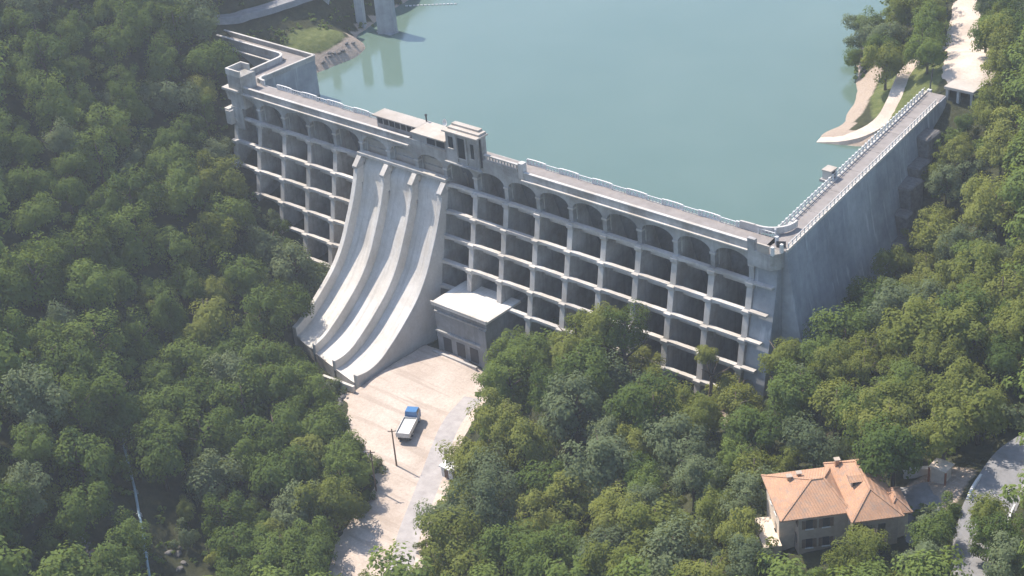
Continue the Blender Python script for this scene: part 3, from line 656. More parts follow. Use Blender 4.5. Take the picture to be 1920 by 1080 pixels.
# ------------------------------------------------------------------ old bridge piers in the lake
BR=thing('viaduct','grey concrete viaduct piers standing in the left arm of the lake','bridge',(-76,58,-2))
def pier_(x,y,wx,wy,z0,z1,tp,rz=0):
    c,s=math.cos(rz),math.sin(rz); m=MB(); P=[]
    for z,k in ((z0,1.0),(z1,tp)):
        for sx,sy in ((-1,-1),(1,-1),(1,1),(-1,1)):
            a,b=sx*wx/2*k,sy*wy/2*k; P.append((x+a*c-b*s,y+a*s+b*c,z))
    return m.add(P,[(3,2,1,0),(4,5,6,7),(0,1,5,4),(1,2,6,5),(2,3,7,6),(3,0,4,7)]).obj('bridge_pier',M['wing'],BR,bevel=.05)
pier_(-74.6,58.6,4.6,2.4,-8,12.5,.95,R(28)); pier_(-82.6,57.4,2.0,2.0,-8,14,1,R(28)); pier_(-88,51.5,1.7,1.7,-3,14,1,R(28))
MB().box(-77.2,-72.2,57.2,60.2,-2.4,-1.25).obj('pier_footing',M['wing'],BR)

FB=thing('floating_boom','thin white line of floats on the water beyond the left piers','boom',(-78,78,-1.5))
for k in range(14): MB().tube([(-84+k*.8,74.6+k*.57,-1.42),(-83.5+k*.8,74.95+k*.57,-1.42)],.2,8).obj('float',M['white'],FB)
# ------------------------------------------------------------------ house
O=Vector((112.3,-49.1)); U=Vector((.68,.733)).normalized(); V=Vector((-U.y,U.x)); HZ=-8.3
HS=thing('house','cream villa with orange hipped tile roofs among trees','house',(*(O+U*5+V*5),HZ))
def hp(u,v,z): p=O+U*u+V*v; return (p.x,p.y,z)
def hbox(u0,u1,v0,v1,z0,z1):
    return MB().add([hp(u0,v0,z0),hp(u1,v0,z0),hp(u1,v1,z0),hp(u0,v1,z0),hp(u0,v0,z1),hp(u1,v0,z1),hp(u1,v1,z1),hp(u0,v1,z1)],[(0,3,2,1),(4,5,6,7),(0,1,5,4),(1,2,6,5),(2,3,7,6),(3,0,4,7)])
EZ=-1.5
def hip(u0,u1,v0,v1,ra,rb,zr,ze=EZ,ov=.0):
    # ra,rb ridge ends (u,v)
    m=MB(); e=[hp(u0,v0,ze),hp(u1,v0,ze),hp(u1,v1,ze),hp(u0,v1,ze)]; l=[hp(u0,v0,ze-.22),hp(u1,v0,ze-.22),hp(u1,v1,ze-.22),hp(u0,v1,ze-.22)]
    a,b=hp(*ra,zr),hp(*rb,zr); vs=e+l+[a,b]
    if abs(ra[0]-rb[0])>abs(ra[1]-rb[1]): fs=[(0,1,9,8),(1,2,9),(2,3,8,9),(3,0,8)]
    else: fs=[(0,1,8),(1,2,9,8),(2,3,9),(3,0,8,9)]
    fs+=[(0,4,5,1),(1,5,6,2),(2,6,7,3),(3,7,4,0),(7,6,5,4)]
    return m.add(vs,fs)
r1=hip(-2.2,8.0,0,11.0,(3.6,5.6),(5.4,5.6),.75).obj('roof',M['roof'],HS)
r2=hip(7.2,14.6,-2.4,11.8,(10.9,1.6),(10.9,8.2),.95,EZ+.1).obj('roof',M['roof'],HS)
r3=hip(12.6,16.2,-1.2,4.6,(14.4,.8),(14.4,2.8),-.4,EZ-.4).obj('roof',M['roof'],HS)
hbox(.6,7.6,.6,10.4,HZ-2.5,EZ-.1).obj('wall',M['plaster2'],HS); hbox(-1.6,.6,3.0,10.2,HZ-2.5,EZ-.15).obj('wall',M['plaster'],HS)
hbox(7.6,14.0,-1.8,11.2,HZ-2.5,EZ+.1).obj('wall',M['plaster2'],HS); hbox(14.0,15.8,-.7,4.1,HZ-2.5,EZ-.4).obj('wall',M['plaster'],HS)
hbox(-4.0,-1.6,1.5,8,HZ-2.5,HZ+1.2).obj('porch',M['plaster'],HS); hbox(-4.2,-1.6,1.3,8.2,HZ+1.2,HZ+1.4).obj('porch_roof',M['plaster'],HS)
for u,z in ((1.6,-3.9),(4.0,-3.9),(1.6,-7.2),(4.0,-7.2)):
    wd=hbox(u,u+1.0,.54,.60,z,z+1.5).obj('window',M['glass'],HS); hbox(u-.1,u+1.1,.44,.60,z-.15,z).obj('sill',M['white'],wd)
    for s in (-.55,1.05): hbox(u+s,u+s+.5,.52,.58,z,z+1.5).obj('shutter',M['wood'],wd)
for v,z in ((1.2,-3.8),(1.4,-6.9)): 
    wd=hbox(.54,.60,v,v+.9,z,z+1.4).obj('window',M['glass'],HS)
for v,z in ((4.4,-3.8),(7.0,-3.8),(4.4,-6.9)): wd=hbox(-1.66,-1.6,v,v+.9,z,z+1.4).obj('window',M['glass'],HS); hbox(-1.76,-1.6,v-.1,v+1.0,z-.14,z).obj('sill',M['white'],wd)
for u,z in ((8.6,-4.2),(11.2,-4.2),(8.6,-7.4),(11.2,-7.4)): hbox(u,u+1.0,-1.86,-1.8,z,z+1.5).obj('window',M['glass'],HS)
for u,v,z in ((1.0,7.6,-.2),(2.6,8.2,-.3),(8.6,9.8,0)):
    ch=hbox(u-.28,u+.28,v-.28,v+.28,z-1.2,z+.5).obj('chimney',M['roof'],HS); hbox(u-.42,u+.42,v-.42,v+.42,z+.5,z+.62).obj('chimney_cap',M['plaster2'],ch)
d=hbox(9.0,10.4,3.9,5.6,-.5,.75).obj('dormer',M['plaster2'],HS); m_=MB().add([hp(8.7,3.6,.75),hp(10.9,3.6,.75),hp(10.9,5.9,.75),hp(8.7,5.9,.75),hp(8.7,4.75,1.15),hp(10.9,4.75,1.15)],[(0,1,5,4),(2,3,4,5),(3,0,4),(1,2,5),(0,3,2,1)]).obj('dormer_roof',M['roof'],d)
hbox(9.2,10.2,3.84,3.9,0,.65).obj('dormer_window',M['glass'],d)
# ridge and hip capping tiles
for ro,segs in ((r1,[((3.6,5.6,.75),(5.4,5.6,.75)),((-2.2,0,EZ),(3.6,5.6,.75)),((8,0,EZ),(5.4,5.6,.75)),((-2.2,11,EZ),(3.6,5.6,.75)),((8,11,EZ),(5.4,5.6,.75))]),
                (r2,[((10.9,1.6,.95),(10.9,8.2,.95)),((7.2,-2.4,EZ+.1),(10.9,1.6,.95)),((14.6,-2.4,EZ+.1),(10.9,1.6,.95)),((7.2,11.8,EZ+.1),(10.9,8.2,.95)),((14.6,11.8,EZ+.1),(10.9,8.2,.95))]),
                (r3,[((14.4,.8,-.4),(14.4,2.8,-.4)),((16.2,-1.2,EZ-.4),(14.4,.8,-.4)),((16.2,4.6,EZ-.4),(14.4,2.8,-.4)),((12.6,-1.2,EZ-.4),(14.4,.8,-.4))])):
    m=MB()
    for a,b in segs: m.bar(hp(*a),hp(*b),.32,.16)
    m.obj('ridge_tiles',M['roof'],ro)
YD=sheet('courtyard',[tuple((O+U*u+V*v))[:2] for u,v in ((15,-3),(22,-2),(22,8),(15.5,9))],M['asphalt'],.1,.7,label='dark paved yard beside the house')
gz=lambda x,y: float(ground_z(x,y)[0])
SH=thing('garden_shed','little sandy shed with red-brown posts between house and road','shed',(122.6,-26.6,gz(122.6,-26.6)))
z=gz(122.6,-26.6)-.3
MB().box(121.4,123.6,-27.6,-25.6,z,z+2.6).obj('wall',M['plaster'],SH); MB().box(121.1,123.9,-27.9,-25.3,z+2.6,z+2.75).obj('roof',M['plaster'],SH)
for x,y in ((121.2,-27.8),(123.8,-27.8)): MB().box(x-.12,x+.12,y-.12,y+.12,z,z+2.6).obj('post',M['redwood'],SH)
GW=thing('garden_wall','low sunlit stone wall piece behind the house yard','wall',(119.5,-26.5,gz(119.5,-26.5)))
z=gz(119.5,-26.5)-.3; MB().bar((117.6,-28.5,z+.6),(121.0,-25.4,z+.6),.5,1.5).obj('wall_stones',M['conc_light'],GW); MB().bar((117.5,-28.6,z+1.42),(121.1,-25.3,z+1.42),.7,.14).obj('coping',M['conc_light'],GW)

# ------------------------------------------------------------------ lorry, poles and hut on the gravel
ang=math.atan2(.89,-.46); zt=gz(19,-36)+.14
LO=thing('lorry','blue cab lorry with white load bed parked on the gravel','lorry',(20.2,-36.6,zt),rotz=ang)
M['blue']=plain('blue_paint',(.05,.16,.34),.35,.15,2.0,0,.5,0); M['tyre']=plain('tyre_rubber',(.03,.03,.03),.9,.2,5.0)
def lb(n,m,mat,p=LO): return m.obj(n,mat,p)
lb('chassis',MB().box(-2.6,5.2,-.5,.5,.7,1.0),M['iron'])
bd=lb('load_bed',MB().box(-2.6,2.6,-1.25,1.25,1.05,1.35),M['white'])
for a in ((-2.6,2.6,-1.32,-1.25),(-2.6,2.6,1.25,1.32),(-2.68,-2.6,-1.32,1.32),(2.6,2.68,-1.32,1.32)): MB().box(a[0],a[1],a[2],a[3],1.1,2.1).obj('side_board',M['white'],bd)
MB().box(-2.4,2.4,-1.15,1.15,1.36,1.8).obj('load',M['white'],bd)
cb=lb('cab',MB().add([(2.9,-1.2,.8),(5.2,-1.2,.8),(5.2,1.2,.8),(2.9,1.2,.8),(2.9,-1.2,2.2),(5.25,-1.2,2.1),(5.25,1.2,2.1),(2.9,1.2,2.2),(2.95,-1.08,3.1),(4.7,-1.08,3.1),(4.7,1.08,3.1),(2.95,1.08,3.1)],
   [(0,3,2,1),(0,1,5,4),(1,2,6,5),(2,3,7,6),(3,0,4,7),(4,5,9,8),(5,6,10,9),(6,7,11,10),(7,4,8,11),(8,9,10,11)]),M['blue'])
MB().add([(5.22,-1.0,2.2),(5.22,1.0,2.2),(4.78,.95,3.0),(4.78,-.95,3.0)],[(0,1,2,3)]).obj('windscreen',M['glass'],cb,fix=False)
for s in (-1,1): MB().box(3.3,4.5,s*1.17-.03,s*1.17+.03,2.2,2.85).obj('side_window',M['glass'],cb)
for xw in (4.2,-.4,-1.7):
    for s in (-1,1):
        wl=MB().tube([(xw,s*.85,.5),(xw,s*1.2,.5)],.5,14).obj('wheel',M['tyre'],LO); MB().tube([(xw,s*1.2,.5),(xw,s*1.23,.5)],.24,10).obj('rim',M['white'],wl)
def pole(x,y,h,lab):
    z=gz(x,y); p=thing('utility_pole',lab,'pole',(x,y,z),'wooden poles beside the service road')
    MB().tube([(x,y,z-.5),(x,y,z+h)],[.17,.11]).obj('pole_shaft',M['wood'],p); MB().bar((x-.6,y-.5,z+h-.5),(x+.6,y+.5,z+h-.5),.12).obj('crossarm',M['wood'],p)
    for k in (-1,1): MB().tube([(x+.5*k,y+.42*k,z+h-.45),(x+.5*k,y+.42*k,z+h-.2)],.06,6).obj('insulator',M['white'],p)
pole(25.0,-44.5,8.2,'dark wooden pole nearest the lorry'); pole(27.0,-51.8,9.0,'dark wooden pole rising from the trees left of the service road')
z=gz(35.6,-41)
WH=thing('roadside_hut','small white flat roofed hut at the edge of trees by the service road','hut',(35.6,-41,z))
MB().box(34.2,37.0,-42.2,-40.0,z-.4,z+2.1).obj('wall',M['white'],WH); MB().box(33.9,37.3,-42.5,-39.7,z+2.1,z+2.3).obj('roof',M['white'],WH); MB().box(35.0,35.9,-42.26,-42.2,z,z+1.8).obj('door',M['wood'],WH)
# pipeline on the left slope
pts=[]
for (px,py) in [(-17,-73),(-14.4,-74.7),(-10.7,-76.9),(-6.5,-79.3),(-2.3,-81.7),(2.2,-84.6),(5.8,-86.8),(9.8,-89.5),(15,-92.9),(22,-97.5)]: pts.append((px,py,gz(px,py)+.75))
PI_=thing('pipeline','thin pale blue pipe running down the dark lower left slope','pipe',pts[0])
MB().tube(pts,.24,8).obj('pipe',plain('pale_blue_paint',(.30,.40,.44),.6,.25,1.5),PI_,smooth=True)
for p in pts[1:]: MB().box(p[0]-.35,p[0]+.35,p[1]-.35,p[1]+.35,p[2]-1.6,p[2]-.22).obj('support',M['conc'],PI_)
# grey scree strip and rocks in the gully
BO={}
def rock(x,y,s,lab,grp):
    bm=bmesh.new(); bmesh.ops.create_icosphere(bm,subdivisions=2,radius=1)
    sd=random.random()*99
    for v in bm.verts:
        k=1+.45*(float(vnoise(np.array([v.co.x*3+sd]),np.array([v.co.y*3+v.co.z*2.3]),1.3,3)[0])-.5); v.co=Vector((v.co.x*s*1.2*k,v.co.y*s*.9*k,v.co.z*s*.7*k))
    me=bpy.data.meshes.new('boulder'); bm.to_mesh(me); bm.free(); me.materials.append(M['rock'])
    o=bpy.data.objects.new('boulder',me); COL.objects.link(o); o.location=(x,y,gz(x,y)+s*.2); o.rotation_euler=(0,0,random.random()*6); tag(o,lab,'boulder',grp); BO.setdefault(lab,[]).append(o)
for k in range(6): rock(10+k*.7+random.uniform(-1,1),-84+random.uniform(-1.5,1.5)-k*.35,random.uniform(.35,.7),'grey boulder in the shaded gully at lower left','boulders in the gully')
for k in range(10): rock(random.uniform(-4,2),-32.5+random.uniform(-1.5,1.0)-k*.35,random.uniform(.3,.75),'pale boulder on the gravel edge below the spillway lip','boulders by the spillway lip')
for k in range(12): a=random.random(); rock(-70.5-random.uniform(0,2.5),31+a*14,random.uniform(.25,.6),'pale rock on the left lake shore','rocks on the left shore')
STP=thing('stone_steps','pale weathered stone steps on the lower left slope','steps',(3.5,-96.5,gz(3.5,-96.5)))
for k in range(14):
    t=k/13; x=.2+t*7.2; y=-95.3-t*2.6; z=gz(x,y); MB().bar((x-.9,y+1.0,z+.15),(x+.9,y-1.0,z+.15),.42,.7).obj('step',M['conc'],STP)

# ------------------------------------------------------------------ trees
def leaves(n_clump,per,rx,rz,seed,size,low=.15,cr_=(.17,.30)):
    g=np.random.default_rng(seed); V_=[];N_=[];T_=[]
    # lobes give an uneven outline
    lob=[(g.normal(size=3)*np.array([.42,.42,.30]),g.uniform(.5,.75)) for _ in range(6)]
    cs=[]
    while len(cs)<n_clump:
        L=lob[g.integers(len(lob))]; d=g.normal(size=3); d/=np.linalg.norm(d); p=L[0]+d*L[1]*g.uniform(.75,1.0)
        if p[2]<-.75: continue
        cs.append(p)
    cs=np.array(cs); cs/=max(1e-6,np.percentile(np.linalg.norm(cs,axis=1),92))
    for c in cs:
        r=g.uniform(*cr_); tone=g.uniform(0,1)
        d=g.normal(size=(per,3)); d[:,2]=np.abs(d[:,2])*1.0-low*np.abs(g.normal(size=per))*3; d/=np.linalg.norm(d,axis=1)[:,None]
        p=c+d*(r*g.uniform(.55,1.05,per))[:,None]
        nrm=d*.55+c/max(.3,np.linalg.norm(c))*.40+g.normal(size=(per,3))*.22+np.array([0,0,.42]); nrm/=np.linalg.norm(nrm,axis=1)[:,None]
        V_.append(p);N_.append(nrm);T_.append(np.clip(tone*.6+g.uniform(0,.4,per),0,1))
    P=np.vstack(V_);N=np.vstack(N_);T=np.concatenate(T_); n=len(P)
    a=np.cross(N,g.normal(size=(n,3))); a/=np.linalg.norm(a,axis=1)[:,None]; b=np.cross(N,a); s=size*g.uniform(.6,1.25,n)[:,None]
    P=P*np.array([rx,rx,rz])
    q=np.stack([P-a*s-b*s*.25,P-b*s*.6+a*s*.1,P+a*s+b*s*.2,P+b*s*.65-a*s*.1],1)
    return q,N,T
def crown_mesh(name,mat,q,N,T,smooth_n=True):
    n=len(q); me=bpy.data.meshes.new(name); me.vertices.add(4*n); me.vertices.foreach_set('co',q.reshape(-1))
    me.loops.add(4*n); me.loops.foreach_set('vertex_index',np.arange(4*n,dtype=np.int32)); me.polygons.add(n)
    me.polygons.foreach_set('loop_start',np.arange(0,4*n,4,dtype=np.int32)); me.polygons.foreach_set('loop_total',np.full(n,4,dtype=np.int32))
    me.polygons.foreach_set('use_smooth',np.ones(n,bool)); me.update(calc_edges=True)
    at=me.attributes.new('tone','FLOAT','POINT'); at.data.foreach_set('value',np.repeat(T,4).astype(np.float32))
    me.normals_split_custom_set_from_vertices(np.repeat(N,4,axis=0).tolist())
    me.materials.append(mat); return me
CROWN=[];TRUNK=[]
for k in range(15):
    sp_=k%3; g=np.random.default_rng(100+k)
    q,N,T=leaves(34+3*(k//5),150,1.0,[1.0,1.25,1.1][k//5],200+k,.050,.15,(.24,.40))
    CROWN.append((sp_,crown_mesh('crown',LEAF[sp_],q,N,T)))
SHR=[]
for k in range(6):
    q,N,T=leaves(16,110,1.0,.85,400+k,.075,.15,(.28,.45)); SHR.append((k%3,crown_mesh('shrub',LEAF[k%3],q,N,T)))
def trunk_mesh(seed):
    # unit trunk: height 1, limbs inside the crown
    g=random.Random(seed); m=MB(); pts=[(0,0,-.08),(g.uniform(-.01,.01),g.uniform(-.01,.01),.25),(g.uniform(-.03,.03),g.uniform(-.03,.03),.55),(g.uniform(-.05,.05),g.uniform(-.05,.05),.85)]
    m.tube(pts,[.034,.026,.019,.008],7)
    for k in range(5):
        a=g.uniform(0,6.28); z=g.uniform(.38,.6); m.tube([(0,0,z),(.12*math.cos(a),.12*math.sin(a),z+.12),(.24*math.cos(a),.24*math.sin(a),z+.22)],[.014,.010,.004],5)
    return m.mesh('trunk',M['bark'],True)
TRUNK=[trunk_mesh(k) for k in range(4)]
def zone(x,y,z):
    if y>88 and x<69: return ("on the wooded lake point",'trees on the lake point')
    if y>72: return ("right of the far sandy road",'trees beside the far sandy road')
    if x>95 and y>-10: return ("on the upper right slope",'trees on the upper right slope')
    if x>62 and y>-3: return ("below the right wing wall",'trees below the right wing wall')
    if x>100 and y>-34: return ('between the villa and the hill road','trees behind the villa')
    if x>88 and y<-34: return ("around the villa",'trees around the villa')
    if x>36 and y>-30: return ("at the dam's right foot",'trees at the right foot of the dam')
    if x>36 and y<=-30: return ("right of the service road",'trees right of the service road')
    if x>12 and y>-80: return ("left of the gravel bed",'trees left of the gravel')
    if x<-60 and y>8: return ("by the dam's far left end",'trees at the far left end')
    if x<-84: return ("high at the top left",'trees at the top left')
    if y>-42: return ("beside the dam's left flank",'trees beside the dam on the left')
    if x<-30: return ("on the middle left hillside",'trees on the middle left hillside')
    return ('on the dark lower left slope','trees on the lower left slope')
SPN=['deep green','yellow-green','grey-green']
ORD=['first','second','third','fourth','fifth','sixth','seventh','eighth','ninth','tenth','eleventh','twelfth']
CMI=cam.matrix_world.inverted()
def picture(o,h=0):
    q=CMI@(Vector(o.location)+Vector((0,0,h))); return (q.x/-q.z,-q.y/-q.z)
def single_out(items,noun):
    # items: (object, species, where, height) -> labels by kind, stand, row of the stand and order in that row
    sets={}
    for it in items: sets.setdefault((it[1],it[2]),[]).append(it)
    for (sp_,where),L in sets.items():
        L.sort(key=lambda it:picture(it[0],it[3])[1]); nr=max(1,math.ceil(len(L)/9)); sz=math.ceil(len(L)/nr)
        names={1:[''],2:['upper row','lower row'],3:['top row','middle row','bottom row'],4:['top row','second row','third row','bottom row']}.get(nr,[ORD[k]+' row' for k in range(nr)])
        for k in range(nr):
            row=sorted(L[k*sz:(k+1)*sz],key=lambda it:picture(it[0],it[3])[0])
            for n,it in enumerate(row):
                if len(row)==1: pl=''
                elif n==0: pl='leftmost'
                elif n==len(row)-1: pl='rightmost'
                else: pl=ORD[n]+' from left'
                it[0]['label']=', '.join([SPN[sp_]+' '+noun+' '+where]+[t for t in (names[k],pl) if t])
TL_,SL_=[],[]
def mesh_obj(name,me): o=bpy.data.objects.new(name,me); COL.objects.link(o); return o
